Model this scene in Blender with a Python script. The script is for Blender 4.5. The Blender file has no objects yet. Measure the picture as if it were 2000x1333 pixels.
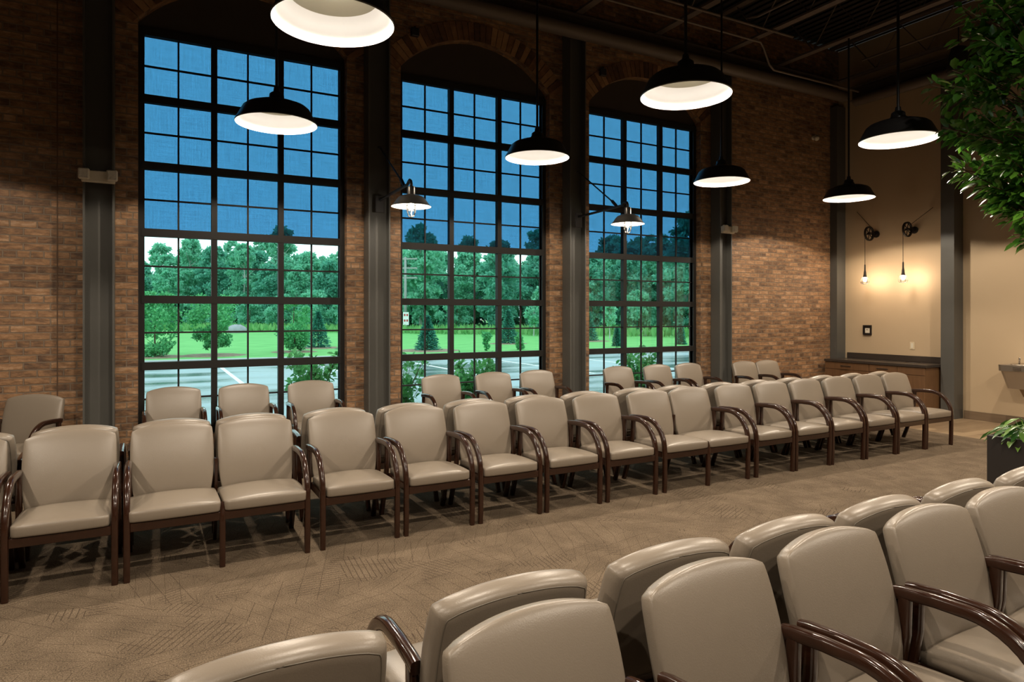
import bpy, math, random
from mathutils import Vector, Matrix
R = math.radians
random.seed(7)
S = bpy.context.scene
COL = S.collection

# ------------------------------------------------------------------ camera
CAM_H = 1.6
cd = bpy.data.cameras.new('camera'); cam = bpy.data.objects.new('camera', cd); COL.objects.link(cam)
cam.location = (0, 0, CAM_H)
cam.rotation_euler = (R(90), 0, R(-28.51))
cd.sensor_width = 36; cd.lens = 1298 * 36 / 2000
cd.shift_y = -(666.5 - 613.5) / 2000
cd.clip_start = .05; cd.clip_end = 800
S.camera = cam
# ------------------------------------------------------------------ sky and exposure
W = bpy.data.worlds.new('overcast_sky'); S.world = W; W.use_nodes = True
_bg = W.node_tree.nodes['Background']
_bg.inputs[0].default_value = (.86, .92, 1.0, 1); _bg.inputs[1].default_value = 2.3
S.view_settings.view_transform = 'Standard'; S.view_settings.look = 'None'
S.view_settings.exposure = 0.0; S.view_settings.gamma = 1.0
S.view_settings.use_curve_mapping = False
LAMP_W = 78.0
LAMP_COL = (1.0, .855, .68)

# ------------------------------------------------------------------ materials
def new_mat(name):
    m = bpy.data.materials.new(name); m.use_nodes = True
    nt = m.node_tree
    return m, nt, nt.nodes['Principled BSDF'], nt.nodes['Material Output']
def N(nt, t, **kw):
    n = nt.nodes.new(t)
    for k, v in kw.items(): setattr(n, k, v)
    return n
def plain(name, col, rough=.5, metal=0, spec=.5, coat=0, bump=0, bscale=60, var=0, vscale=6):
    m, nt, b, o = new_mat(name)
    b.inputs['Base Color'].default_value = (*col, 1); b.inputs['Roughness'].default_value = rough
    b.inputs['Metallic'].default_value = metal; b.inputs['Specular IOR Level'].default_value = spec
    if coat: b.inputs['Coat Weight'].default_value = coat; b.inputs['Coat Roughness'].default_value = .07
    tc = N(nt, 'ShaderNodeTexCoord')
    if var:
        n = N(nt, 'ShaderNodeTexNoise'); n.inputs['Scale'].default_value = vscale; n.inputs['Detail'].default_value = 4
        nt.links.new(tc.outputs['Object'], n.inputs['Vector'])
        mx = N(nt, 'ShaderNodeMix', data_type='RGBA')
        mx.inputs[6].default_value = (*[c * (1 - var) for c in col], 1); mx.inputs[7].default_value = (*[min(1, c * (1 + var)) for c in col], 1)
        nt.links.new(n.outputs['Fac'], mx.inputs[0]); nt.links.new(mx.outputs[2], b.inputs['Base Color'])
    if bump:
        n = N(nt, 'ShaderNodeTexNoise'); n.inputs['Scale'].default_value = bscale; n.inputs['Detail'].default_value = 3
        nt.links.new(tc.outputs['Object'], n.inputs['Vector'])
        bp = N(nt, 'ShaderNodeBump'); bp.inputs['Strength'].default_value = bump; bp.inputs['Distance'].default_value = .01
        nt.links.new(n.outputs['Fac'], bp.inputs['Height']); nt.links.new(bp.outputs['Normal'], b.inputs['Normal'])
    return m
def glow(name, col, s):
    m, nt, b, o = new_mat(name)
    b.inputs['Base Color'].default_value = (*col, 1)
    b.inputs['Emission Color'].default_value = (*col, 1); b.inputs['Emission Strength'].default_value = s
    return m
def ramp(nt, fac, stops):
    r = N(nt, 'ShaderNodeValToRGB')
    e = r.color_ramp.elements
    while len(e) < len(stops): e.new(.5)
    for i, (p, c) in enumerate(stops): e[i].position = p; e[i].color = (*c, 1)
    nt.links.new(fac, r.inputs[0]); return r
def math_(nt, op, a, b=None):
    n = N(nt, 'ShaderNodeMath', operation=op)
    for i, v in enumerate((a, b)):
        if v is None: continue
        if isinstance(v, (int, float)): n.inputs[i].default_value = v
        else: nt.links.new(v, n.inputs[i])
    return n.outputs[0]

def brick_mat():
    m, nt, b, o = new_mat('brown_brick')
    uv = N(nt, 'ShaderNodeUVMap'); uv.uv_map = 'UVMap'
    t = N(nt, 'ShaderNodeTexBrick'); t.offset = .5; t.squash = .5; t.squash_frequency = 6
    t.inputs['Scale'].default_value = 1; t.inputs['Brick Width'].default_value = .212
    t.inputs['Row Height'].default_value = .0712; t.inputs['Mortar Size'].default_value = .0072
    t.inputs['Mortar Smooth'].default_value = .25; t.inputs['Bias'].default_value = 0
    t.inputs['Color1'].default_value = (0, 0, 0, 1); t.inputs['Color2'].default_value = (1, 1, 1, 1)
    t.inputs['Mortar'].default_value = (.5, .5, .5, 1)
    nz = N(nt, 'ShaderNodeTexNoise'); nz.inputs['Scale'].default_value = 9; nz.inputs['Detail'].default_value = 5; nz.inputs['Roughness'].default_value = .65
    dz = N(nt, 'ShaderNodeVectorMath', operation='ADD'); sc = N(nt, 'ShaderNodeVectorMath', operation='SCALE'); sc.inputs['Scale'].default_value = .008
    n2 = N(nt, 'ShaderNodeTexNoise'); n2.inputs['Scale'].default_value = 30
    nt.links.new(uv.outputs[0], n2.inputs['Vector']); nt.links.new(n2.outputs['Color'], sc.inputs[0])
    nt.links.new(uv.outputs[0], dz.inputs[0]); nt.links.new(sc.outputs[0], dz.inputs[1]); nt.links.new(dz.outputs[0], t.inputs['Vector'])
    st = N(nt, 'ShaderNodeMapping'); st.inputs['Scale'].default_value = (1, 2.6, 1); nt.links.new(uv.outputs[0], st.inputs[0]); nt.links.new(st.outputs[0], nz.inputs['Vector'])
    v = math_(nt, 'ADD', math_(nt, 'ADD', math_(nt, 'MULTIPLY', t.outputs['Color'], .62), .17), math_(nt, 'MULTIPLY', math_(nt, 'SUBTRACT', nz.outputs['Fac'], .5), 2.3))
    r = ramp(nt, v, [(0, (.085, .047, .027)), (.3, (.170, .090, .044)), (.55, (.255, .135, .063)), (.8, (.33, .180, .087)), (1, (.42, .26, .15))])
    mx = N(nt, 'ShaderNodeMix', data_type='RGBA'); mx.inputs[7].default_value = (.185, .130, .086, 1)
    nt.links.new(t.outputs['Fac'], mx.inputs[0]); nt.links.new(r.outputs[0], mx.inputs[6]); nt.links.new(mx.outputs[2], b.inputs['Base Color'])
    b.inputs['Roughness'].default_value = .62
    bp = N(nt, 'ShaderNodeBump'); bp.inputs['Strength'].default_value = .9; bp.inputs['Distance'].default_value = .014
    hgt = math_(nt, 'ADD', math_(nt, 'MULTIPLY', t.outputs['Fac'], -1.0), math_(nt, 'MULTIPLY', nz.outputs['Fac'], .6))
    nt.links.new(hgt, bp.inputs['Height']); nt.links.new(bp.outputs['Normal'], b.inputs['Normal'])
    return m
def arch_mat():
    m, nt, b, o = new_mat('arch_brick')
    g = N(nt, 'ShaderNodeNewGeometry'); tc = N(nt, 'ShaderNodeTexCoord')
    nz = N(nt, 'ShaderNodeTexNoise'); nz.inputs['Scale'].default_value = 14; nz.inputs['Detail'].default_value = 4
    nt.links.new(tc.outputs['Object'], nz.inputs['Vector'])
    v = math_(nt, 'ADD', g.outputs['Random Per Island'], math_(nt, 'MULTIPLY', math_(nt, 'SUBTRACT', nz.outputs['Fac'], .5), .9))
    r = ramp(nt, v, [(0, (.06, .028, .015)), (.5, (.18, .085, .036)), (1, (.34, .19, .09))])
    nt.links.new(r.outputs[0], b.inputs['Base Color']); b.inputs['Roughness'].default_value = .65
    return m
def carpet_mat():
    m, nt, b, o = new_mat('brown_carpet')
    tc = N(nt, 'ShaderNodeTexCoord')
    vo = N(nt, 'ShaderNodeTexVoronoi', distance='CHEBYCHEV'); vo.inputs['Scale'].default_value = 2.3
    rot0 = N(nt, 'ShaderNodeVectorRotate', rotation_type='Z_AXIS'); rot0.inputs['Angle'].default_value = .5
    nt.links.new(tc.outputs['Object'], rot0.inputs['Vector']); nt.links.new(rot0.outputs[0], vo.inputs['Vector'])
    sep = N(nt, 'ShaderNodeSeparateColor'); nt.links.new(vo.outputs['Color'], sep.inputs[0])
    lines = None
    for k, (freq, ch, thr) in enumerate([(13, 0, .975), (9, 1, .972), (30, 2, .93)]):
        ang = math_(nt, 'MULTIPLY', math_(nt, 'FLOOR', math_(nt, 'MULTIPLY', sep.outputs[ch], 6)), .5236)
        rt = N(nt, 'ShaderNodeVectorRotate', rotation_type='Z_AXIS'); nt.links.new(tc.outputs['Object'], rt.inputs['Vector'])
        nt.links.new(math_(nt, 'ADD', ang, .3 * k), rt.inputs['Angle'])
        sx = N(nt, 'ShaderNodeSeparateXYZ'); nt.links.new(rt.outputs[0], sx.inputs[0])
        wob = N(nt, 'ShaderNodeTexNoise'); wob.inputs['Scale'].default_value = 40; nt.links.new(tc.outputs['Object'], wob.inputs['Vector'])
        c = math_(nt, 'ADD', math_(nt, 'MULTIPLY', sx.outputs[0], freq), math_(nt, 'MULTIPLY', wob.outputs['Fac'], .12))
        s = math_(nt, 'GREATER_THAN', math_(nt, 'ABSOLUTE', math_(nt, 'SUBTRACT', math_(nt, 'MULTIPLY', math_(nt, 'FRACT', c), 2), 1)), thr if k < 2 else .86)
        msk = N(nt, 'ShaderNodeTexNoise'); msk.inputs['Scale'].default_value = [2.5, 3.5, 2.0][k]; msk.inputs['Detail'].default_value = 2
        mp = N(nt, 'ShaderNodeMapping'); mp.inputs['Location'].default_value = (k * 7.3, k * 3.1, k); nt.links.new(tc.outputs['Object'], mp.inputs[0]); nt.links.new(mp.outputs[0], msk.inputs['Vector'])
        s = math_(nt, 'MULTIPLY', s, math_(nt, 'GREATER_THAN', msk.outputs['Fac'], [.36, .42, .57][k]))
        lines = s if lines is None else math_(nt, 'MAXIMUM', lines, s)
    fine = N(nt, 'ShaderNodeTexNoise'); fine.inputs['Scale'].default_value = 150; fine.inputs['Detail'].default_value = 2; nt.links.new(tc.outputs['Object'], fine.inputs['Vector'])
    big = N(nt, 'ShaderNodeTexNoise'); big.inputs['Scale'].default_value = 5; nt.links.new(tc.outputs['Object'], big.inputs['Vector'])
    f = math_(nt, 'ADD', math_(nt, 'MULTIPLY', fine.outputs['Fac'], .75), math_(nt, 'MULTIPLY', big.outputs['Fac'], .25))
    base = ramp(nt, f, [(.32, (.056, .041, .028)), (.5, (.128, .095, .064)), (.68, (.215, .162, .112))])
    mx = N(nt, 'ShaderNodeMix', data_type='RGBA'); mx.inputs[7].default_value = (.052, .036, .024, 1)
    nt.links.new(math_(nt, 'MULTIPLY', lines, .9), mx.inputs[0]); nt.links.new(base.outputs[0], mx.inputs[6]); nt.links.new(mx.outputs[2], b.inputs['Base Color'])
    b.inputs['Roughness'].default_value = .95; b.inputs['Specular IOR Level'].default_value = .1
    bp = N(nt, 'ShaderNodeBump'); bp.inputs['Strength'].default_value = .5; bp.inputs['Distance'].default_value = .006
    nt.links.new(math_(nt, 'SUBTRACT', fine.outputs['Fac'], lines), bp.inputs['Height']); nt.links.new(bp.outputs['Normal'], b.inputs['Normal'])
    return m
def plank_mat(name, c1, c2, w=1.2, h=.16, rough=.4, axis='xy', grain=18):
    m, nt, b, o = new_mat(name)
    uv = N(nt, 'ShaderNodeUVMap'); uv.uv_map = 'UVMap'
    mp = N(nt, 'ShaderNodeMapping'); nt.links.new(uv.outputs[0], mp.inputs[0])
    if axis == 'yx': mp.inputs['Rotation'].default_value = (0, 0, R(90))
    t = N(nt, 'ShaderNodeTexBrick'); t.offset = .37
    for k, v in (('Scale', 1), ('Brick Width', w), ('Row Height', h), ('Mortar Size', .0012)): t.inputs[k].default_value = v
    t.inputs['Color1'].default_value = (0, 0, 0, 1); t.inputs['Color2'].default_value = (1, 1, 1, 1); t.inputs['Mortar'].default_value = (.2, .2, .2, 1)
    nt.links.new(mp.outputs[0], t.inputs['Vector'])
    m2 = N(nt, 'ShaderNodeMapping'); m2.inputs['Scale'].default_value = (1.2, grain, 1); nt.links.new(mp.outputs[0], m2.inputs[0])
    nz = N(nt, 'ShaderNodeTexNoise'); nz.inputs['Scale'].default_value = 2.5; nz.inputs['Detail'].default_value = 6; nz.inputs['Distortion'].default_value = .6; nt.links.new(m2.outputs[0], nz.inputs['Vector'])
    f = math_(nt, 'ADD', math_(nt, 'MULTIPLY', t.outputs['Color'], .45), math_(nt, 'MULTIPLY', nz.outputs['Fac'], .6))
    r = ramp(nt, f, [(.15, c1), (.85, c2)])
    mx = N(nt, 'ShaderNodeMix', data_type='RGBA'); mx.inputs[7].default_value = (*[c * .35 for c in c1], 1)
    nt.links.new(t.outputs['Fac'], mx.inputs[0]); nt.links.new(r.outputs[0], mx.inputs[6]); nt.links.new(mx.outputs[2], b.inputs['Base Color'])
    b.inputs['Roughness'].default_value = rough
    return m
def glass_mat(name, tint, ior=1.45):
    m, nt, b, o = new_mat(name); nt.nodes.remove(b)
    t = N(nt, 'ShaderNodeBsdfTransparent'); t.inputs[0].default_value = (*tint, 1)
    g = N(nt, 'ShaderNodeBsdfGlossy'); g.inputs['Roughness'].default_value = .02
    fr = N(nt, 'ShaderNodeFresnel'); fr.inputs['IOR'].default_value = ior
    mx = N(nt, 'ShaderNodeMixShader')
    nt.links.new(fr.outputs[0], mx.inputs[0]); nt.links.new(t.outputs[0], mx.inputs[1]); nt.links.new(g.outputs[0], mx.inputs[2]); nt.links.new(mx.outputs[0], o.inputs[0])
    return m
def shade_mat():
    m, nt, b, o = new_mat('blue_solar_mesh')
    t = N(nt, 'ShaderNodeBsdfTransparent'); t.inputs[0].default_value = (.245, .445, .605, 1)  # blue cast of the daylight put into a neutral grey mesh
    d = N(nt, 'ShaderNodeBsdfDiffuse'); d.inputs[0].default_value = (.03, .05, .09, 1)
    tc = N(nt, 'ShaderNodeTexCoord')
    mp = N(nt, 'ShaderNodeMapping'); mp.inputs['Scale'].default_value = (90, 1, 4); nt.links.new(tc.outputs['Object'], mp.inputs[0])
    mp2 = N(nt, 'ShaderNodeMapping'); mp2.inputs['Scale'].default_value = (4, 1, 90); nt.links.new(tc.outputs['Object'], mp2.inputs[0])
    a = N(nt, 'ShaderNodeTexNoise'); a.inputs['Scale'].default_value = 1; nt.links.new(mp.outputs[0], a.inputs['Vector'])
    c = N(nt, 'ShaderNodeTexNoise'); c.inputs['Scale'].default_value = 1; nt.links.new(mp2.outputs[0], c.inputs['Vector'])
    f = math_(nt, 'ADD', math_(nt, 'MULTIPLY', a.outputs['Fac'], .16), math_(nt, 'MULTIPLY', c.outputs['Fac'], .16))
    mx = N(nt, 'ShaderNodeMixShader'); nt.links.new(f, mx.inputs[0]); nt.links.new(t.outputs[0], mx.inputs[1]); nt.links.new(d.outputs[0], mx.inputs[2])
    nt.links.new(mx.outputs[0], o.inputs[0]); nt.nodes.remove(b)
    return m
def leaf_mat(name, c1, c2, rough=.4, trans=.25, scale=3.0):
    m, nt, b, o = new_mat(name)
    g = N(nt, 'ShaderNodeNewGeometry')
    r = ramp(nt, g.outputs['Random Per Island'], [(0, c1), (1, c2)])
    nt.links.new(r.outputs[0], b.inputs['Base Color']); b.inputs['Roughness'].default_value = rough
    tr = N(nt, 'ShaderNodeBsdfTranslucent'); nt.links.new(r.outputs[0], tr.inputs[0])
    mx = N(nt, 'ShaderNodeMixShader'); mx.inputs[0].default_value = trans
    nt.links.new(b.outputs[0], mx.inputs[1]); nt.links.new(tr.outputs[0], mx.inputs[2]); nt.links.new(mx.outputs[0], o.inputs[0])
    return m
def ground_mat(name, c1, c2, scale, rough=.9, stretch=(1, 1, 1)):
    m, nt, b, o = new_mat(name)
    tc = N(nt, 'ShaderNodeTexCoord'); mp = N(nt, 'ShaderNodeMapping'); mp.inputs['Scale'].default_value = stretch; nt.links.new(tc.outputs['Object'], mp.inputs[0])
    n = N(nt, 'ShaderNodeTexNoise'); n.inputs['Scale'].default_value = scale; n.inputs['Detail'].default_value = 6; nt.links.new(mp.outputs[0], n.inputs['Vector'])
    r = ramp(nt, n.outputs['Fac'], [(.35, c1), (.65, c2)]); nt.links.new(r.outputs[0], b.inputs['Base Color']); b.inputs['Roughness'].default_value = rough
    return m
def wet_mat():
    m, nt, b, o = new_mat('wet_asphalt')
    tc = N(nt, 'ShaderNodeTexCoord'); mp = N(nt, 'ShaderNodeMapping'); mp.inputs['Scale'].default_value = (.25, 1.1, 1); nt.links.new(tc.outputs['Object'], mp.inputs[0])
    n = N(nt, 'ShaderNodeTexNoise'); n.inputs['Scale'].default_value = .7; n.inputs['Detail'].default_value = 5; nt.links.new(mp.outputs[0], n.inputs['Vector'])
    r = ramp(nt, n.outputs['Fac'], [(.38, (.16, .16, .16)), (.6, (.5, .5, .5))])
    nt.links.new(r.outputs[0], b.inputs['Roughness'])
    rc = ramp(nt, n.outputs['Fac'], [(.40, (.05, .085, .095)), (.58, (.24, .31, .34))]); nt.links.new(rc.outputs[0], b.inputs['Base Color']); b.inputs['Specular IOR Level'].default_value = 1.0  # pale blue streaks put sky reflection into the asphalt colour
    f = N(nt, 'ShaderNodeTexNoise'); f.inputs['Scale'].default_value = 60; nt.links.new(tc.outputs['Object'], f.inputs['Vector'])
    bp = N(nt, 'ShaderNodeBump'); bp.inputs['Strength'].default_value = .15; bp.inputs['Distance'].default_value = .01
    nt.links.new(f.outputs['Fac'], bp.inputs['Height']); nt.links.new(bp.outputs['Normal'], b.inputs['Normal'])
    return m

M = dict(
    brick=brick_mat(), arch=arch_mat(), carpet=carpet_mat(),
    woodfloor=plank_mat('grey_brown_planks', (.16, .105, .06), (.34, .245, .15), axis='xy'),
    baseboard=plank_mat('brown_baseboard', (.10, .066, .04), (.19, .13, .08), w=.9, h=.3),
    cabinet=plank_mat('walnut_veneer', (.075, .036, .016), (.19, .10, .045), w=3, h=3, axis='yx', grain=14),
    plaster=plain('beige_paint', (.43, .32, .20), .7, bump=.05, bscale=120),
    darkwall=plain('dim_wall_paint', (.13, .10, .075), .8, var=.05),
    steel=plain('grey_steel_paint', (.076, .073, .065), .45, var=.08),
    bronze=plain('dark_bronze_frame', (.016, .0145, .013), .6, spec=.25, var=.1),
    panel=plain('dark_brown_panel', (.045, .034, .026), .6, var=.1),
    deck=plain('black_deck_paint', (.018, .014, .012), .8, var=.1),
    joist=plain('brown_black_steel', (.12, .092, .075), .6, var=.1),
    duct=plain('dull_brown_duct', (.105, .080, .062), .55, var=.1),
    conduit=plain('grey_conduit', (.18, .145, .12), .5, var=.05),
    vinyl=plain('taupe_vinyl', (.205, .169, .131), .34, spec=.55, bump=.06, bscale=260, var=.03, vscale=9),
    seam=plain('taupe_piping', (.13, .11, .085), .45, var=.05),
    wood=plain('dark_mahogany', (.026, .0098, .0052), .2, spec=.3, coat=.5, var=.35, vscale=25),
    blackmetal=plain('black_enamel', (.024, .022, .022), .38, var=.1),
    oldmetal=plain('dark_pewter_metal', (.055, .050, .044), .32, metal=.7, var=.1),
    iron=plain('cast_iron', (.018, .014, .011), .5, metal=.3, var=.2),
    white=plain('white_enamel', (.86, .85, .83), .38, var=.02),
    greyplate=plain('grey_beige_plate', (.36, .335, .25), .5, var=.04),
    bulb=glow('lit_bulb', (1, .92, .82), 90), warmbulb=glow('lit_filament_bulb', (1, .78, .56), 360),
    jar=glass_mat('clear_glass', (.96, .96, .94), 1.3),
    pane=glass_mat('green_tinted_glass', (.84, .985, .95), 1.35), shade=shade_mat(),
    hem=plain('grey_hem_bar', (.05, .05, .055), .4),
    ivory=plain('ivory_plastic', (.62, .57, .46), .45, var=.04), lens=plain('ribbed_lamp_lens', (.55, .52, .45), .15, bump=.9, bscale=90),
    cover=plain('cream_cover_plate', (.55, .45, .30), .5), cream=plain('pale_paper_insert', (.55, .50, .40), .6, var=.2, vscale=60),
    blackframe=plain('black_frame', (.010, .008, .008), .35),
    counter=plain('dark_laminate', (.035, .027, .022), .28, var=.2, vscale=40),
    chrome=plain('chrome', (.75, .72, .68), .12, metal=1), stainless=plain('brushed_stainless', (.42, .37, .31), .33, metal=.85, var=.06),
    planter=plain('charcoal_planter', (.016, .013, .012), .4, var=.1), soil=plain('dark_soil', (.02, .013, .008), .95, bump=.8, bscale=40),
    ficus=leaf_mat('glossy_ficus_leaf', (.025, .10, .014), (.11, .28, .03), .26, .3),
    houseleaf=leaf_mat('variegated_leaf', (.015, .075, .012), (.15, .27, .05), .28, .2),
    bark=plain('brown_bark', (.09, .055, .03), .8, bump=.5, bscale=50, var=.3),
    paletrunk=plain('pale_birch_bark', (.42, .44, .40), .8, var=.3, vscale=4),
    aspen=leaf_mat('aspen_leaf', (.13, .45, .30), (.30, .70, .48), .6, .55),
    deep=leaf_mat('deep_green_leaf', (.09, .36, .26), (.20, .56, .40), .6, .55),
    spruce=leaf_mat('blue_green_needles', (.03, .19, .14), (.08, .36, .25), .7, .3),
    darkleaf=leaf_mat('shaded_understory_leaf', (.012, .085, .065), (.04, .19, .13), .6, .25),  # shadow inside the wood put into the leaf colour
    pine=leaf_mat('bright_pine_needles', (.06, .30, .12), (.17, .54, .22), .7, .4),
    shrub=leaf_mat('bright_shrub_leaf', (.06, .26, .08), (.18, .48, .16), .5, .4),
    lawn=ground_mat('bright_lawn', (.085, .32, .07), (.15, .44, .115), 3.0, stretch=(.3, 1, 1)),
    meadow=leaf_mat('meadow_blades', (.10, .33, .09), (.22, .46, .16), .8, .3),
    mulch=ground_mat('brown_mulch', (.16, .10, .06), (.26, .19, .13), 8), wet=wet_mat(),
    kerb=plain('pale_concrete', (.42, .44, .42), .6, var=.1), line=plain('white_road_paint', (.75, .78, .78), .5, var=.1),
    rock=plain('grey_boulder', (.30, .29, .31), .85, bump=.7, bscale=6, var=.25, vscale=3),
    pole=plain('weathered_pole', (.30, .31, .29), .85, var=.2), sign=plain('white_sign_face', (.8, .8, .78), .5), red=plain('red_sign_ink', (.5, .05, .05), .5),
)

# ------------------------------------------------------------------ mesh builder
class MB:
    def __init__(s): s.v = []; s.f = []
    def add(s, vs, fs):
        b = len(s.v); s.v += [tuple(p) for p in vs]; s.f += [tuple(i + b for i in f) for f in fs]; return s
    def box(s, x0, x1, y0, y1, z0, z1):
        v = [(x, y, z) for z in (z0, z1) for y in (y0, y1) for x in (x0, x1)]
        return s.add(v, [(0, 2, 3, 1), (4, 5, 7, 6), (0, 1, 5, 4), (2, 6, 7, 3), (0, 4, 6, 2), (1, 3, 7, 5)])
    def bevbox(s, x0, x1, y0, y1, z0, z1, r=.006):
        # box with chamfered edges
        pts = []
        def ring(z, ins):
            a, b, c, d = x0 + ins, x1 - ins, y0 + ins, y1 - ins; k = r - ins if ins < r else 0
            k = max(k, r * .3)
            return [(a + k, c, z), (b - k, c, z), (b, c + k, z), (b, d - k, z), (b - k, d, z), (a + k, d, z), (a, d - k, z), (a, c + k, z)]
        rings = [ring(z0, r * .7), ring(z0 + r * .7, 0), ring(z1 - r * .7, 0), ring(z1, r * .7)]
        v = [p for q in rings for p in q]; f = []
        for i in range(3):
            for j in range(8): f.append((i * 8 + j, i * 8 + (j + 1) % 8, i * 8 + 8 + (j + 1) % 8, i * 8 + 8 + j))
        f.append(tuple(reversed(range(8)))); f.append(tuple(range(24, 32)))
        return s.add(v, f)
    def lathe(s, prof, n=32, o=(0, 0, 0), cap0=False, cap1=False):
        v = []; f = []
        for (r, z) in prof:
            for i in range(n):
                a = 2 * math.pi * i / n; v.append((o[0] + r * math.cos(a), o[1] + r * math.sin(a), o[2] + z))
        for k in range(len(prof) - 1):
            for i in range(n):
                j = (i + 1) % n; f.append((k * n + i, k * n + j, k * n + n + j, k * n + n + i))
        if cap0: f.append(tuple(reversed(range(n))))
        if cap1: f.append(tuple(range((len(prof) - 1) * n, len(prof) * n)))
        return s.add(v, f)
    def sweep(s, path, sec, up=(1, 0, 0), closed=False, scale=None):
        # sweep a 2-D section (a along 'side', b along the path's normal) down a path
        P = [Vector(p) for p in path]; n = len(P); m = len(sec); v = []; f = []
        up = Vector(up)
        for i, p in enumerate(P):
            if closed: t = P[(i + 1) % n] - P[i - 1]
            else: t = (P[min(i + 1, n - 1)] - P[max(i - 1, 0)])
            t.normalize()
            side = up - t * up.dot(t)
            if side.length < 1e-5: side = t.orthogonal()
            side.normalize(); nor = t.cross(side)
            k = scale[i] if scale else 1
            for a, b in sec: v.append(p + side * a * k + nor * b * k)
        for i in range(n if closed else n - 1):
            q = (i + 1) % n
            for j in range(m):
                l = (j + 1) % m; f.append((i * m + j, i * m + l, q * m + l, q * m + j))
        if not closed:
            f.append(tuple(reversed(range(m)))); f.append(tuple(range((n - 1) * m, n * m)))
        return s.add(v, f)
    def tube(s, path, r, n=10, closed=False, scale=None):
        sec = [(r * math.cos(2 * math.pi * i / n), r * math.sin(2 * math.pi * i / n)) for i in range(n)]
        P = [Vector(p) for p in path]; t = P[-1] - P[0]
        up = (1, 0, 0) if abs(t.normalized().x) < .8 or closed else (0, 0, 1)
        return s.sweep(path, sec, up, closed, scale)
    def ball(s, c, r, n=12, m=8, sc=(1, 1, 1)):
        v = []; f = []
        for k in range(m + 1):
            t = math.pi * k / m
            for i in range(n):
                a = 2 * math.pi * i / n
                v.append((c[0] + r * sc[0] * math.sin(t) * math.cos(a), c[1] + r * sc[1] * math.sin(t) * math.sin(a), c[2] + r * sc[2] * math.cos(t)))
        for k in range(m):
            for i in range(n):
                j = (i + 1) % n; f.append((k * n + i, k * n + n + i, k * n + n + j, k * n + j))
        return s.add(v, f)
    def leaf(s, p, d, nrm, L, Wd, fold=.15, droop=.1):
        d = Vector(d).normalized(); nrm = Vector(nrm); nrm = (nrm - d * nrm.dot(d))
        if nrm.length < 1e-4: nrm = d.orthogonal()
        nrm.normalize(); sd = d.cross(nrm); p = Vector(p)
        a = p; e = p + d * L - nrm * L * droop
        m1 = p + d * L * .35; m2 = p + d * L * .7 - nrm * L * droop * .4
        u = nrm * Wd * fold
        v = [a, m1 + sd * Wd * .5 + u, m2 + sd * Wd * .42 + u, e, m2 - sd * Wd * .42 + u, m1 - sd * Wd * .5 + u, m1, m2]
        return s.add(v, [(0, 6, 1), (1, 6, 7, 2), (2, 7, 3), (0, 5, 6), (5, 4, 7, 6), (4, 3, 7)])
    def card(s, p, d, nrm, L, Wd):
        d = Vector(d).normalized(); nrm = Vector(nrm); nrm = nrm - d * nrm.dot(d)
        if nrm.length < 1e-4: nrm = d.orthogonal()
        nrm.normalize(); sd = d.cross(nrm); p = Vector(p)
        return s.add([p, p + d * L * .5 + sd * Wd * .5, p + d * L, p + d * L * .5 - sd * Wd * .5], [(0, 1, 2, 3)])
    def build(s, name, mat, parent=None, smooth=False, uv=False, angle=None):
        me = bpy.data.meshes.new(name); me.from_pydata([tuple(p) for p in s.v], [], s.f); me.update()
        me.materials.append(mat)
        if smooth or angle:
            me.polygons.foreach_set('use_smooth', [True] * len(me.polygons))
        if angle:
            me.set_sharp_from_angle(angle=R(angle))
        if uv:
            l = me.uv_layers.new(name='UVMap')
            for pl in me.polygons:
                nn = pl.normal; ax = max(range(3), key=lambda i: abs(nn[i]))
                for li in pl.loop_indices:
                    c = me.vertices[me.loops[li].vertex_index].co
                    l.data[li].uv = (c.y, c.z) if ax == 0 else (c.x, c.z) if ax == 1 else (c.x, c.y)
        o = bpy.data.objects.new(name, me); COL.objects.link(o)
        if parent is not None: o.parent = parent
        return o
def tag(o, label, cat, group=None, kind=None):
    o['label'] = label; o['category'] = cat
    if group: o['group'] = group
    if kind: o['kind'] = kind
    return o
def thing(name, label, cat, loc=(0, 0, 0), rz=0, group=None):
    o = bpy.data.objects.new(name, None); COL.objects.link(o); o.location = loc; o.rotation_euler = (0, 0, rz); o.empty_display_size = .1
    return tag(o, label, cat, group)
def struct(o): o['kind'] = 'structure'; return o
def sroot(name):
    o = bpy.data.objects.new(name, None); COL.objects.link(o); return struct(o)
def dup(root, loc, rz, label, group=None):
    def cp(o, par):
        c = o.copy(); COL.objects.link(c)
        if par is not None: c.parent = par
        for ch in o.children: cp(ch, c)
        return c
    r = cp(root, None); r.location = loc; r.rotation_euler = (0, 0, rz); r['label'] = label
    if group: r['group'] = group
    return r
def rsq(a, b, r=.3):   # rounded rectangle section a x b
    k = r * min(a, b); a /= 2; b /= 2; q = k * .3
    return [(-a + k, -b), (a - k, -b), (a - q, -b + q), (a, -b + k), (a, b - k), (a - q, b - q), (a - k, b), (-a + k, b), (-a + q, b - q), (-a, b - k), (-a, -b + k), (-a + q, -b + q)]

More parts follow.
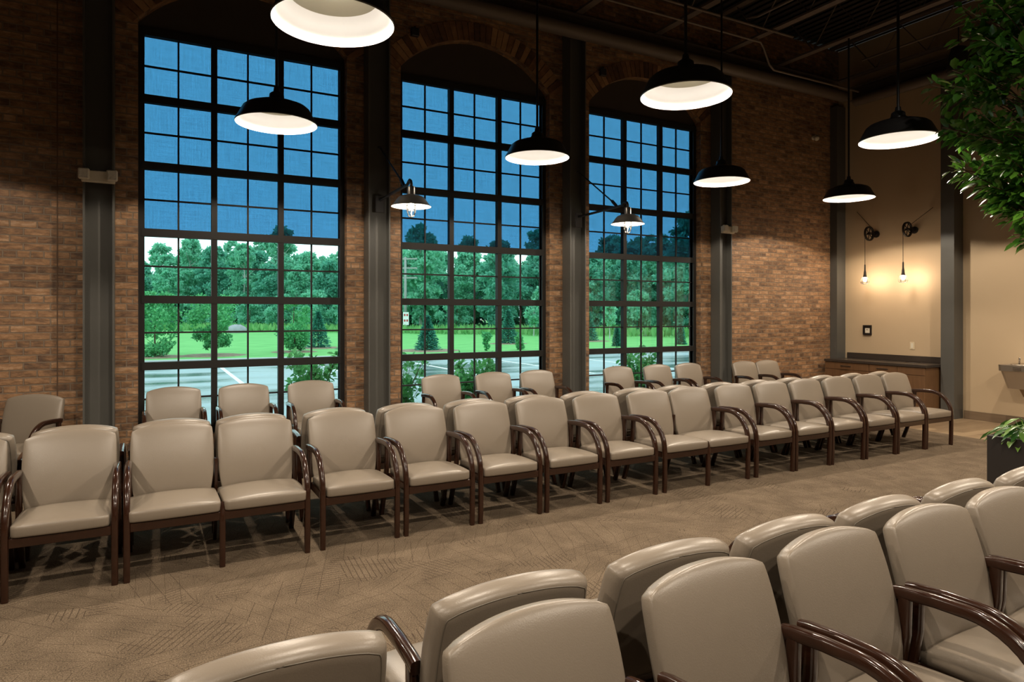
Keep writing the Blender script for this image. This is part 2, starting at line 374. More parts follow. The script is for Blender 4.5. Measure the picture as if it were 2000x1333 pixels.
# ------------------------------------------------------------------ room shell
D = 7.76; RX = 10.95; LX = -5.5; BY = -6.0; DECK = 6.35
WC = [.949, 3.737, 6.525]; A = 1.065; SILL = .32; SPR = 4.62; RISE = .50
ARC_R = (A * A + RISE * RISE) / (2 * RISE)
def arch_z(dx): return SPR + RISE - ARC_R + math.sqrt(max(0, ARC_R ** 2 - dx * dx))
w = MB(); Y1 = D + .26
xs = [LX]
for c in WC: xs += [c - A, c + A]
xs.append(RX)
for i in range(0, len(xs), 2):
    w.add([(xs[i], D, 0), (xs[i + 1], D, 0), (xs[i + 1], D, DECK), (xs[i], D, DECK)], [(0, 1, 2, 3)])
for c in WC:
    a, b = c - A, c + A
    w.add([(a, D, 0), (b, D, 0), (b, D, SILL), (a, D, SILL)], [(0, 1, 2, 3)])
    w.add([(a, D, SILL), (b, D, SILL), (b, Y1, SILL), (a, Y1, SILL)], [(0, 1, 2, 3)])
    for x, q in ((a, (0, 1, 2, 3)), (b, (3, 2, 1, 0))):
        w.add([(x, D, SILL), (x, Y1, SILL), (x, Y1, SPR), (x, D, SPR)], [q])
    n = 28
    for k in range(n):
        u0 = -A + 2 * A * k / n; u1 = -A + 2 * A * (k + 1) / n; z0, z1 = arch_z(u0), arch_z(u1)
        w.add([(c + u0, D, z0), (c + u1, D, z1), (c + u1, D, DECK), (c + u0, D, DECK)], [(0, 1, 2, 3)])
        w.add([(c + u0, D, z0), (c + u1, D, z1), (c + u1, Y1, z1), (c + u0, Y1, z0)], [(3, 2, 1, 0)])
# outer leaf of the wall so that the brick has its thickness
for i in range(0, len(xs), 2):
    w.add([(xs[i], Y1, 0), (xs[i + 1], Y1, 0), (xs[i + 1], Y1, DECK), (xs[i], Y1, DECK)], [(3, 2, 1, 0)])
for c in WC:
    w.add([(c - A, Y1, 0), (c + A, Y1, 0), (c + A, Y1, SILL), (c - A, Y1, SILL)], [(3, 2, 1, 0)])
    w.add([(c - A, Y1, SPR), (c + A, Y1, SPR), (c + A, Y1, DECK), (c - A, Y1, DECK)], [(3, 2, 1, 0)])
struct(w.build('wall_back', M['brick'], uv=True))
j = MB().box(-.803, -.792, D - .0015, D + .01, 0, DECK)
struct(j.build('trim_1', plain('joint_sealant', (.11, .062, .034), .8)))
# arch rings of soldier bricks
for q, c in enumerate(WC):
    m_ = MB(); cz = SPR + RISE - ARC_R; th = math.asin(A / ARC_R) * 1.06; n = 34; r0, r1 = ARC_R + .001, ARC_R + .235
    for k in range(n):
        a0 = -th + 2 * th * (k + .07) / n; a1 = -th + 2 * th * (k + .93) / n
        P = []
        for y in (D - .012, D + .02):
            for (r_, a_) in ((r0, a0), (r1, a0), (r1, a1), (r0, a1)): P.append((c + r_ * math.sin(a_), y, cz + r_ * math.cos(a_)))
        m_.add(P, [(0, 3, 2, 1), (4, 5, 6, 7), (0, 1, 5, 4), (1, 2, 6, 5), (2, 3, 7, 6), (3, 0, 4, 7)])
    struct(m_.build('trim_%d' % (q + 2), M['arch']))
# floor: carpet, then the strip of planks
f = MB().add([(LX, BY, 0), (9.315, BY, 0), (9.315, D, 0), (LX, D, 0)], [(0, 1, 2, 3)]); struct(f.build('floor_carpet', M['carpet'], uv=True))
f = MB().add([(9.315, BY, 0), (RX, BY, 0), (RX, D, 0), (9.315, D, 0)], [(0, 1, 2, 3)]); struct(f.build('floor_planks', M['woodfloor'], uv=True))
struct(MB().add([(RX, BY, 0), (RX, D, 0), (RX, D, DECK), (RX, BY, DECK)], [(3, 2, 1, 0)]).build('wall_right', M['plaster']))
struct(MB().add([(LX, BY, 0), (LX, D, 0), (LX, D, DECK), (LX, BY, DECK)], [(0, 1, 2, 3)]).build('wall_left', M['darkwall']))
struct(MB().add([(LX, BY, 0), (RX, BY, 0), (RX, BY, DECK), (LX, BY, DECK)], [(3, 2, 1, 0)]).build('wall_front', M['darkwall']))
c_ = MB(); x = LX
while x < RX:      # ribbed roof deck
    x2 = min(x + .15, RX)
    c_.add([(x, BY, DECK), (x + .09, BY, DECK), (x + .09, D, DECK), (x, D, DECK)], [(3, 2, 1, 0)])
    c_.add([(x + .09, BY, DECK), (x + .11, BY, DECK + .04), (x + .11, D, DECK + .04), (x + .09, D, DECK)], [(3, 2, 1, 0)])
    c_.add([(x + .11, BY, DECK + .04), (x2, BY, DECK + .04), (x2, D, DECK + .04), (x + .11, D, DECK + .04)], [(3, 2, 1, 0)])
    x += .15
c_.box(LX - .2, RX + .2, BY - .2, D + .3, DECK + .05, DECK + .2)
struct(c_.build('ceiling', M['deck']))
bb = MB().bevbox(RX - .014, RX, BY, 5.64, 0, .125, .004); struct(bb.build('baseboard_right', M['baseboard'], uv=True))

# ------------------------------------------------------------------ windows
FY = 7.86; U = .692; Z0 = 1.751; ZS = .696
def window(k, c):
    root = sroot('window_%d' % (k + 1))
    m_ = MB(); zb, zt = Z0 - 2 * ZS, Z0 + 4 * ZS; h_ = .041; v_ = .030
    for i in range(4):
        x = c + (i - 1.5) * U; m_.box(x - v_, x + v_, FY, FY + .07, SILL, zt + .04)
    m_.box(c - A, c - 1.5 * U + v_, FY + .02, FY + .09, SILL, zt + .04); m_.box(c + 1.5 * U - v_, c + A, FY + .02, FY + .09, SILL, zt + .04)
    m_.build('window_frame', M['bronze'], root)
    t = MB()
    for r in range(7): t.box(c - 1.5 * U, c + 1.5 * U, FY - .004, FY + .068, Z0 + (r - 2) * ZS - h_, Z0 + (r - 2) * ZS + h_)
    t.build('transom_bars', M['bronze'], root)
    g = MB()
    for i in range(3):
        x = c + (i - 1) * U; g.box(x - .009, x + .009, FY + .045, FY + .066, zb, zt)
    for r in range(6):
        z = zb + (r + .5) * ZS; g.box(c - 1.5 * U, c + 1.5 * U, FY + .044, FY + .067, z - .009, z + .009)
    g.build('glazing_bars', M['bronze'], root)
    MB().box(c - 1.5 * U, c + 1.5 * U, FY + .094, FY + .100, zb, zt).build('glass_panes', M['pane'], root)
    p = MB(); n = 28                                        # dark panel filling the arch
    for k2 in range(n):
        u0 = -A + 2 * A * k2 / n; u1 = -A + 2 * A * (k2 + 1) / n
        p.add([(c + u0, FY + .03, zt + .04), (c + u1, FY + .03, zt + .04), (c + u1, FY + .03, arch_z(u1) + .0), (c + u0, FY + .03, arch_z(u0) + .0)], [(0, 1, 2, 3)])
        p.add([(c + u0, FY + .12, zt + .04), (c + u1, FY + .12, zt + .04), (c + u1, FY + .12, arch_z(u1) + .0), (c + u0, FY + .12, arch_z(u0) + .0)], [(3, 2, 1, 0)])
    p.build('arch_panel', M['panel'], root)
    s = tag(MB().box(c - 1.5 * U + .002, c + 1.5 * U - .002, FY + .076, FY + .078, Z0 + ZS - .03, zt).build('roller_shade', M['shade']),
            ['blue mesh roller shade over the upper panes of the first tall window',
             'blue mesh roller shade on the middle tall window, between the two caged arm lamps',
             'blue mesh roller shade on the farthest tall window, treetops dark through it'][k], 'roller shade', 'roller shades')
    MB().box(c - 1.5 * U + .002, c + 1.5 * U - .002, FY + .072, FY + .082, Z0 + ZS - .036, Z0 + ZS - .012).build('hem_bar', M['hem'], s)
for k, c in enumerate(WC): window(k, c)

# ------------------------------------------------------------------ steel columns and beams
def h_column(name, x, y0, y1, z1, wd=.26, label=None):
    m_ = MB(); t = .016
    m_.box(x - wd / 2, x - wd / 2 + t, y0, y1, 0, z1); m_.box(x + wd / 2 - t, x + wd / 2, y0, y1, 0, z1)
    ym = (y0 + y1) / 2 + .01; m_.box(x - wd / 2 + t, x + wd / 2 - t, ym - .006, ym + .006, 0, z1)
    o = m_.build(name, M['steel']); return struct(o)
CX = [-.445 + 2.788 * k for k in range(4)]
for k, x in enumerate(CX):
    h_column('column_%d' % (k + 1), x, 7.55, 7.745, 5.45)
struct(MB().box(10.71, 10.944, 7.62, 7.754, 0, 5.3).build('column_5', M['steel']))
m_ = MB(); m_.box(10.70, 10.716, 5.655, 5.85, 0, 5.3); m_.box(10.716, 10.944, 5.655, 5.671, 0, 5.3); m_.box(10.716, 10.944, 5.834, 5.85, 0, 5.3)
struct(m_.build('column_6', M['steel']))
def beam(name, x0, x1, y0, y1, z0, z1, axis):
    m_ = MB(); t = .014
    if axis == 'x':
        m_.box(x0, x1, y0, y1, z0, z0 + t); m_.box(x0, x1, y0, y1, z1 - t, z1); m_.box(x0, x1, (y0 + y1) / 2 - .005, (y0 + y1) / 2 + .005, z0 + t, z1 - t)
    else:
        m_.box(x0, x1, y0, y1, z0, z0 + t); m_.box(x0, x1, y0, y1, z1 - t, z1); m_.box((x0 + x1) / 2 - .005, (x0 + x1) / 2 + .005, y0, y1, z0 + t, z1 - t)
    return struct(m_.build(name, M['duct']))
beam('beam_1', LX + .05, 10.6, 7.52, 7.72, 5.455, 5.69, 'x')
beam('beam_2', 10.72, 10.92, BY + .05, 7.4, 5.31, 5.55, 'y')
def duct(name, path, r, label):
    m_ = MB().tube(path, r, 20); d = MB()
    o = m_.build(name, M['duct'], smooth=True, angle=40)
    return tag(o, label, 'duct')
duct('air_duct', [(LX + .1, 7.36, 5.36), (10.55, 7.36, 5.36)], .095, 'long round duct running above the arched windows under the roof beam')
duct('air_duct', [(10.60, BY + .1, 5.24), (10.60, 7.20, 5.24)], .085, 'round duct running along the top of the beige end wall')
duct('air_duct', [(8.9, BY + .1, 5.35), (8.9, 3.6, 5.35)], .17, 'wide dark duct with a blunt end above the tall indoor tree')
# open web joists
def joist(x):
    root = sroot('joist_beam')
    MB().box(x - .055, x + .055, BY + .02, D - .03, 5.70, 5.73).build('bottom_chord', M['joist'], root)
    MB().box(x - .055, x + .055, BY + .02, D - .03, DECK - .035, DECK - .002).build('top_chord', M['joist'], root)
    z = MB(); y = BY + .3; up = False; P = []
    while y < D - .1: P.append((x, y, 5.735 if not up else DECK - .04)); up = not up; y += .42
    z.tube(P, .012, 6).build('zigzag_web', M['joist'], root)
for k in range(-4, 8): joist(.949 + 1.394 * k - (.19 if k == 6 else 0))
def conduit(path, label, r=.016):
    m_ = MB().tube(path, r, 8)
    return tag(m_.build('conduit_pipe', M['conduit'], smooth=True), label, 'conduit', 'conduits under the roof')
conduit([(LX + .1, 6.95, 5.66), (8.0, 6.95, 5.66), (8.1, 6.98, 5.60), (8.25, 7.0, 5.38), (8.35, 7.0, 5.32), (10.4, 7.0, 5.32)], 'thin grey conduit above the windows that steps down near the corner')
conduit([(LX + .1, 6.62, 5.675), (8.3, 6.62, 5.675)], 'straight thin grey conduit beside the stepped one under the joists')
conduit([(7.2, 3.3, 5.62), (7.2, 6.3, 5.62), (7.2, 6.5, 5.675)], 'short grey conduit crossing the bay between two pendant rods')
conduit([(9.9, -2, 5.62), (9.9, 6.6, 5.62)], 'long grey conduit parallel to the joists near the beige wall')
# junction boxes on the arches
for x, lb in ((2.84, 'small black box on the left shoulder of the middle brick arch'), (5.67, 'small black box on the left shoulder of the farthest brick arch'), (.05, 'small black box on the left shoulder of the nearest brick arch')):
    b = MB().bevbox(x - .05, x + .05, D - .07, D - .013, 5.0, 5.1, .008).build('junction_box', M['blackmetal']); tag(b, lb, 'junction box', 'junction boxes on the arches')
    MB().lathe([(.012, 0), (.012, .02), (.0, .021)], 10, (x, D - .045, 5.1)).build('knockout_plug', M['iron'], b)

# ------------------------------------------------------------------ chairs
HW = .28                                        # half outer width
def cushion(outline, layers, fn):
    """outline: closed 2-D loop; layers: (inset factor, depth); fn maps (a,b,d,s)->xyz"""
    n = len(outline); ca = sum(p[0] for p in outline) / n; cb = sum(p[1] for p in outline) / n
    v = []; fc = []
    for (sc, dp) in layers:
        for (a, b) in outline:
            a_, b_ = ca + (a - ca) * sc[0], cb + (b - cb) * sc[1]
            v.append(fn(a_, b_, dp(a_, b_) if callable(dp) else dp))
    for k in range(len(layers) - 1):
        for i in range(n):
            q = (i + 1) % n; fc.append((k * n + i, k * n + q, k * n + n + q, k * n + n + i))
    fc.append(tuple(range(n))[::-1]); fc.append(tuple(range((len(layers) - 1) * n, len(layers) * n)))
    return v, fc
BW, BZ0, BZ1, BZC = .247, .405, .821, .860
def bhw(t): return .232 + (BW - .232) * t + .016 * (1 - (2 * t - 1) ** 2) * (1 - .25 * t)
def back_outline(cx):
    P = []
    n = 8
    for i in range(n + 1): P.append((-.232 + .464 * i / n, BZ0))
    for i in range(1, 10):
        t = i / 10; P.append((bhw(t), BZ0 + (BZ1 - BZ0) * t))
    P += [(BW - .001, BZ1 - .012), (BW - .006, BZ1 - .002)]
    for i in range(1, 18):
        a = BW - .012 - 2 * (BW - .012) * i / 18; P.append((a, BZ1 + (BZC - BZ1) * (1 - (abs(a) / BW) ** 2.2)))
    P += [(-BW + .006, BZ1 - .002), (-BW + .001, BZ1 - .012)]
    for i in range(9, 0, -1):
        t = i / 10; P.append((-bhw(t), BZ0 + (BZ1 - BZ0) * t))
    return P
def back_y(z):
    t = (z - BZ0) / (BZC - BZ0); return .438 + .095 * t + .028 * t * t
T = .078
def back_map(cx):
    def fn(a, b, d):
        t = (b - BZ0) / (BZC - BZ0)
        taper = 1.0
        y = back_y(b) + .018 * (1 - (a / .27) ** 2) * 0.0 + (d if d < T else d)
        return (cx + a, y - .012 * (abs(a) / .25) ** 2, b - .25 * d)
    return fn
def make_back(cx, parent):
    O = back_outline(cx)
    e = lambda k: (1 - k / .2502, 1 - k / .2502)
    def g(a, b):
        t = min(1, max(0, (b - BZ0) / (BZ1 - BZ0))); hw = bhw(t) + .001
        bc = .632; top = BZ1 + (BZC - BZ1) * (1 - min(1, abs(a) / BW) ** 2.2)
        v = (b - bc) / (top - bc) if b > bc else (bc - b) / (bc - BZ0)
        return max(0, (1 - min(1, abs(a) / hw) ** 2) * (1 - min(1, v) ** 2))
    fr = lambda a, b: .022 - .038 * g(a, b) ** .42
    bk = lambda a, b: T + .006 * g(a, b)
    L = [(e(k), fr) for k in (.2497, .20, .15, .11, .08, .055, .036, .022, .012, .005, .001)] + [(e(0), .028), (e(0), T - .030), (e(.004), T - .018), (e(.012), T - .007), (e(.024), T), (e(.05), bk), (e(.12), bk), (e(.2497), bk)]
    v, f = cushion(O, L, back_map(cx))
    b = MB().add(v, f).build('backrest', M['vinyl'], parent, smooth=True)
    fn = back_map(cx)
    ca = sum(p[0] for p in O) / len(O); cb = sum(p[1] for p in O) / len(O); q = 1 - .0225 / .2502
    pth = [fn(ca + (p[0] - ca) * q, cb + (p[1] - cb) * q, T - .0005) for p in O]
    MB().tube(pth, .0018, 6, closed=True).build('piping', M['seam'], b, smooth=True)
    return b
def make_seat(cx, parent, hw=.240):
    O = []
    y0, y1 = -.004, .475
    n = 10
    for i in range(n + 1): x = -hw + .03 + (2 * hw - .06) * i / n; O.append((x, y0 - .008 * (1 - (x / hw) ** 2)))
    O += [(hw - .010, y0 + .006), (hw - .002, y0 + .020)]
    for i in range(1, 8): O.append((hw, y0 + .02 + (y1 - y0 - .04) * i / 8))
    O += [(hw - .004, y1 - .012), (hw - .02, y1)]
    for i in range(1, n): O.append((hw - .02 - (2 * hw - .04) * i / n, y1))
    O += [(-hw + .02, y1), (-hw + .004, y1 - .012)]
    for i in range(7, 0, -1): O.append((-hw, y0 + .02 + (y1 - y0 - .04) * i / 8))
    O += [(-hw + .002, y0 + .020), (-hw + .010, y0 + .006)]
    e = lambda k: (1 - k / .24, 1 - k / .24)
    def top(a, b):
        u = min(1, abs(a) / (hw + .001)); v = min(1, abs(b - .2355) / .2485)
        return .408 + .048 * max(0, (1 - u * u) * (1 - v * v)) ** .36
    L = [(e(.2398), .352), (e(.02), .352), (e(.004), .356), (e(0), .366), (e(0), .402)] + [(e(k), top) for k in (.001, .005, .012, .022, .036, .055, .08, .11, .15, .20, .2398)]
    def fn(a, b, d): return (cx + a, b, d - .02 * max(0, b) / .47 * (1 if d > .36 else 0))
    v, f = cushion(O, L, fn)
    return MB().add(v, f).build('seat', M['vinyl'], parent, smooth=True)
ARM = rsq(.036, .044, .32)
def arm_path(x):
    P = [(x, .024, 0), (x, .020, .12), (x, .018, .25), (x, .019, .36)]
    for i in range(1, 11):
        t = R(90) * i / 11
        P.append((x, .262 - .243 * math.cos(t), .375 + .256 * math.sin(t)))
    P += [(x, .262, .631), (x, .36, .630), (x, .462, .622), (x, .492, .616)]
    return P
REAR = rsq(.034, .042, .25)
def rear_path(x, top=.60): return [(x, .605, 0), (x, .560, .12), (x, .515, .25), (x, .478, .38), (x, .462, .48), (x, .458, top)]
def make_chair(name, label, cat, seats):
    t = thing(name, label, cat)
    xo = [0] if seats == 1 else [-.266, .266]
    half = HW if seats == 1 else HW + .262
    for c in xo:
        make_seat(c, t, .240 if seats == 1 else .258); make_back(c, t)
    for s in (-1, 1):
        MB().sweep(arm_path(s * (half - .018)), ARM).build('arm', M['wood'], t, angle=50)
        MB().sweep(rear_path(s * (half - .018), .608), REAR).build('rear_leg', M['wood'], t, angle=50)
    if seats == 2:
        MB().sweep([(0, .024, 0), (0, .020, .12), (0, .018, .25), (0, .022, .352), (0, .04, .405)], rsq(.036, .044, .32)).build('front_leg', M['wood'], t, angle=50)
        MB().sweep([(x, y + (.03 if z > .3 else 0), z) for x, y, z in rear_path(0, .60)], rsq(.022, .042, .25)).build('rear_leg', M['wood'], t, angle=50)
    r = MB(); a = half - .034
    r.bevbox(-a, a, .006, .030, .298, .351, .004); r.bevbox(-a, a, .475, .497, .30, .351, .004)
    for s in (-1, 1): r.bevbox(s * (a - .012) - .012, s * (a - .012) + .012, .03, .475, .30, .351, .004)
    r.build('seat_rail', M['wood'], t)
    return t
single = double = None
NAMES = {1: 'guest_armchair', 2: 'two_seat_chair'}
proto = {}
def place(x, y, rz, n, label, group):
    if n not in proto:
        proto[n] = make_chair(NAMES[n], label, 'armchair' if n == 1 else 'double chair', n)
        proto[n].location = (x, y, 0); proto[n].rotation_euler = (0, 0, rz); proto[n]['label'] = label; proto[n]['group'] = group
        return proto[n]
    return dup(proto[n], (x, y, 0), rz, label, group)
ORD = ['first', 'second', 'third', 'fourth', 'fifth', 'sixth', 'seventh', 'eighth', 'ninth', 'tenth', 'eleventh', 'twelfth', 'thirteenth', 'fourteenth', 'fifteenth']
FRONT = [(-1.03, 1), (-.45, 1), (.397, 2), (1.285, 1), (1.877, 1), (2.472, 1), (3.063, 1), (3.668, 1), (4.56, 2), (5.462, 1), (6.035, 1), (6.605, 1), (7.185, 1), (7.76, 1), (8.32, 1)]
YF = 4.55
g1 = 'long row of chairs facing the room'; g2 = 'row of chairs backed against the long row'
lab1 = ['taupe armchair mostly out of frame at the left start of the long row',
        'taupe armchair just left of the nearer two-seat chair in the long row',
        'nearer taupe two-seat chair, at the left of the long row',
        'taupe armchair just right of the nearer two-seat chair in the long row',
        'second taupe armchair to the right of the nearer two-seat chair', 'third taupe armchair to the right of the nearer two-seat chair',
        'second taupe armchair to the left of the farther two-seat chair', 'taupe armchair just left of the farther two-seat chair in the long row',
        'farther taupe two-seat chair, in the middle of the long row',
        'taupe armchair just right of the farther two-seat chair in the long row', 'second taupe armchair to the right of the farther two-seat chair',
        'third taupe armchair to the right of the farther two-seat chair', 'third taupe armchair from the counter end of the long row',
        'second taupe armchair from the counter end of the long row', 'taupe armchair at the counter end of the long row, its right arm free']
for i, ((x, n), lb) in enumerate(zip(FRONT, lab1)): place(x, YF, 0, n, lb, g1)
lab2 = ['taupe chair facing the windows at the far left edge, mostly out of frame',
        'taupe chair facing the windows, its backrest rim showing below the first steel column',
        'taupe two-seat chair facing the windows, behind the nearer two-seat chair',
        'taupe chair facing the windows, back to back just right of the nearer two-seat pair',
        'taupe chair facing the windows, second to the right of the nearer two-seat pair',
        'taupe chair facing the windows, third to the right of the nearer two-seat pair',
        'taupe chair facing the windows, second to the left of the farther two-seat pair',
        'taupe chair facing the windows, just left of the farther two-seat pair',
        'taupe two-seat chair facing the windows, behind the farther two-seat chair',
        'taupe chair facing the windows, just right of the farther two-seat pair',
        'taupe chair facing the windows, second to the right of the farther two-seat pair',
        'taupe chair facing the windows, third to the right of the farther two-seat pair',
        'taupe chair facing the windows, third from the counter end of its row',
        'taupe chair facing the windows, second from the counter end of its row',
        'taupe chair facing the windows, last of its row by the wooden counter']
for (x, n), lb in zip(FRONT, lab2): place(x + .004, YF + 1.345, math.pi, n, lb, g2)
WIN = [(.2025, 'under the left pane column of the nearest window'), (.86, 'under the middle pane column of the nearest window'), (1.55, 'under the right pane column of the nearest window'),
       (3.09, 'under the middle window, leftmost of its three'), (3.80, 'under the middle window, second of its three'), (4.44, 'under the middle window, by its right brick pier'),
       (5.77, 'under the farthest window, leftmost of its three'), (6.48, 'under the farthest window, second of its three'), (7.08, 'under the farthest window, by its right brick pier'),
       (8.25, 'against the far brick wall, partly behind the steel column'), (8.765, 'against the far brick wall, the one nearest the counter')]
YW = 7.06
for x, s in WIN: place(x * (1.015 if x < 8 else 1), YW if x < 8 else 6.935, 0, 1, 'taupe armchair ' + s, 'chairs along the window wall')
place(-1.17, 7.02, R(-24), 1, 'turned taupe armchair against the brick left of the first steel column', 'chairs along the window wall')
YN = .925; YFAR = 2.24
NEAR = [(.895, 1), (1.50, 1), (2.075, 1), (2.65, 1), (3.205, 1)]
labn = ['nearest taupe armchair, its seat below the bottom of the picture, shown by its broad backrest', 'second taupe armchair of the nearest row, left of the first pair of arms',
        'third taupe armchair of the nearest row, between two pairs of glossy arms', 'fourth taupe armchair of the nearest row, just right of the second pair of arms', 'last taupe armchair of the nearest row, cut by the right edge']
for (x, n), lb, (dy, rz) in zip(NEAR, labn, ((-.04, 5), (-.025, 4), (-.005, 2), (0, 0), (0, 0))): place(x, YN + dy, R(rz), n, lb, 'nearest row of chairs, fronts showing')
FAR = [.29, .91, 1.50, 2.06, 2.62, 3.205, 3.79]
labf = ['taupe armchair seen from behind at the bottom edge, alone beyond the nearest row', 'second taupe armchair seen from behind, beside the nearest backrest', 'third taupe armchair seen from behind in the nearer aisle row',
        'fourth taupe armchair seen from behind in the nearer aisle row', 'fifth taupe armchair seen from behind in the nearer aisle row', 'sixth taupe armchair seen from behind, in front of the planter', 'last taupe armchair seen from behind, touching the right edge']
for k, (x, lb) in enumerate(zip(FAR, labf)): place(x - (.03 if k == 0 else 0), YFAR - (.085 if k == 0 else 0), math.pi, 1, lb, 'nearest row of chairs, backs showing')

# ------------------------------------------------------------------ pendant lamps
RIM = 3.317; PX = [.949 + 2.788 * k for k in range(-1, 4)]; PY = [6.298, 3.954, 1.61, -.73]
def make_pendant():
    t = thing('pendant_lamp', 'x', 'pendant lamp')
    KR = .907
    outer = [(.386, .0), (.392, .006), (.388, .016), (.366, .050), (.338, .100), (.318, .135), (.285, .160), (.22, .182), (.14, .197), (.075, .203)]
    inner = [(.386, .0), (.382, .010), (.360, .050), (.331, .100), (.311, .131), (.280, .153), (.216, .174), (.14, .188), (.05, .193), (.0005, .194)]
    outer = [(r * KR if r > .1 else r, z) for r, z in outer]; inner = [(r * KR, z) for r, z in inner]
    MB().lathe(outer, 56).build('shade', M['blackmetal'], t, smooth=True, angle=40)
    MB().lathe([(r, z) for r, z in reversed(inner[:6])], 56).build('reflector', M['white'], t, smooth=True, angle=40)
    MB().lathe([(r, z) for r, z in reversed(inner[5:])], 56).build('inner_plate', M['greyplate'], t, smooth=True, angle=40)  # weaker light in the upper dome put into a grey colour
    MB().lathe([(.078, .199), (.078, .225), (.066, .238), (.062, .270), (.045, .284), (.030, .290), (.024, .330), (.0, .331)], 24).build('socket_cap', M['blackmetal'], t, smooth=True, angle=35)
    MB().lathe([(.013, .325), (.013, 5.70 - RIM)], 12, cap1=True).build('stem_rod', M['blackmetal'], t, smooth=True)
    MB().lathe([(.055, .1925), (.055, .186), (.045, .178), (.0, .176)], 20).build('bulb', M['bulb'], t, smooth=True)
    return t
lamp_labels = {(1, 1): 'black dome pendant lamp nearest the camera, cut by the top edge', (1, 0): 'black dome pendant hanging in front of the nearest window', (2, 1): 'large black dome pendant in front of the farthest window arch',
               (2, 0): 'black dome pendant hanging in front of the middle window', (3, 0): 'black dome pendant hanging in front of the fourth steel column', (3, 1): 'black dome pendant in front of the beige wall, just left of the indoor tree',
               (4, 0): 'smallest black dome pendant, above the two pulley lights', (4, 1): 'black dome pendant shining through the leaves of the indoor tree'}
pl = bpy.data.lights.new('pendant_light', 'SPOT'); pl.energy = LAMP_W; pl.color = LAMP_COL; pl.shadow_soft_size = .035; pl.spot_size = R(143); pl.spot_blend = .12
pend = None
for ix in range(5):
    for iy in range(4):
        lb = lamp_labels.get((ix, iy), 'black dome pendant of the rows behind the camera, outside the picture' if iy >= 2 else 'black dome pendant left of the picture, outside the frame')
        if pend is None: pend = make_pendant(); o = pend
        else: o = dup(pend, (0, 0, 0), 0, lb)
        o.location = (PX[ix] + (-.19 if ix == 4 else .05 if ix == 1 and iy == 0 else -.03 if iy == 1 and ix > 1 else 0), PY[iy], RIM); o['label'] = lb; o['group'] = 'dome pendants in a grid'
        l = bpy.data.objects.new('pendant_light', pl); COL.objects.link(l); l.parent = o; l.location = (0, 0, .138)

# ------------------------------------------------------------------ caged arm lamps on the columns
def arm_lamp(x, label):
    t = thing('arm_lamp', label, 'wall lamp', (x, 7.55, 0), 0, 'caged arm lamps')
    ly = 6.49 - 7.55
    MB().bevbox(-.055, .055, -.018, 0, 2.78, 2.98, .006).build('wall_plate', M['blackmetal'], t)
    MB().tube([(0, -.01, 2.925), (0, ly + .10, 2.945), (0, ly + .06, 2.968), (0, ly + .03, 2.980), (0, ly, 2.965), (0, ly - .012, 2.935), (0, ly - .014, 2.88)], .016, 12).build('arm', M['blackmetal'], t, smooth=True)
    b = MB().tube([(0, -.01, 3.54), (0, ly + .24, 2.985)], .009, 8); b.tube([(0, ly + .30, 3.03), (0, ly + .20, 2.945)], .020, 8); b.lathe([(.03, 0), (.03, .02)], 12, (0, -.012, 3.53), True, True)
    b.build('brace_rod', M['blackmetal'], t, smooth=True, angle=40)
    o = (0, ly - .014, 2.70)
    MB().lathe([(.038, .205), (.042, .19), (.042, .125), (.05, .115), (.0, .206)][:4], 24, o).build('socket_cap', M['oldmetal'], t, smooth=True, angle=40)
    MB().lathe([(.046, .118), (.09, .112), (.125, .098), (.150, .072), (.175, .035), (.203, .002), (.206, .0)], 44, o).build('shade', M['oldmetal'], t, smooth=True, angle=40)
    MB().lathe([(.203, -.001), (.172, .030), (.147, .066), (.122, .092), (.088, .106), (.003, .110)], 44, o).build('reflector', M['white'], t, smooth=True, angle=40)
    MB().lathe([(.042, .10), (.043, -.045), (.038, -.08), (.024, -.10), (.0, -.106)], 24, o).build('glass_jar', M['jar'], t, smooth=True)
    c = MB()
    for z in (.055, .01, -.035): c.tube([(o[0] + .048 * math.cos(a), o[1] + .048 * math.sin(a), o[2] + z) for a in [2 * math.pi * i / 20 for i in range(20)]], .003, 6, closed=True)
    for a in [math.pi * i / 3 for i in range(6)]:
        c.tube([(o[0] + .048 * math.cos(a), o[1] + .048 * math.sin(a), o[2] + .09), (o[0] + .048 * math.cos(a), o[1] + .048 * math.sin(a), o[2] - .05), (o[0] + .03 * math.cos(a), o[1] + .03 * math.sin(a), o[2] - .10), (o[0], o[1], o[2] - .112)], .003, 6)
    c.build('wire_cage', M['oldmetal'], t)
    MB().ball((o[0], o[1], o[2] + .005), .026, sc=(1, 1, 1.5)).build('bulb', M['bulb'], t, smooth=True)
    L = bpy.data.lights.new('arm_lamp_light', 'POINT'); L.energy = 9; L.color = (1, .86, .7); L.shadow_soft_size = .02
    lo = bpy.data.objects.new('arm_lamp_light', L); COL.objects.link(lo); lo.parent = t; lo.location = (o[0], o[1], o[2] - .065)
arm_lamp(CX[1], 'caged lamp with metal shade on an arm from the second column')
arm_lamp(CX[2], 'caged lamp with metal shade on an arm from the third column')

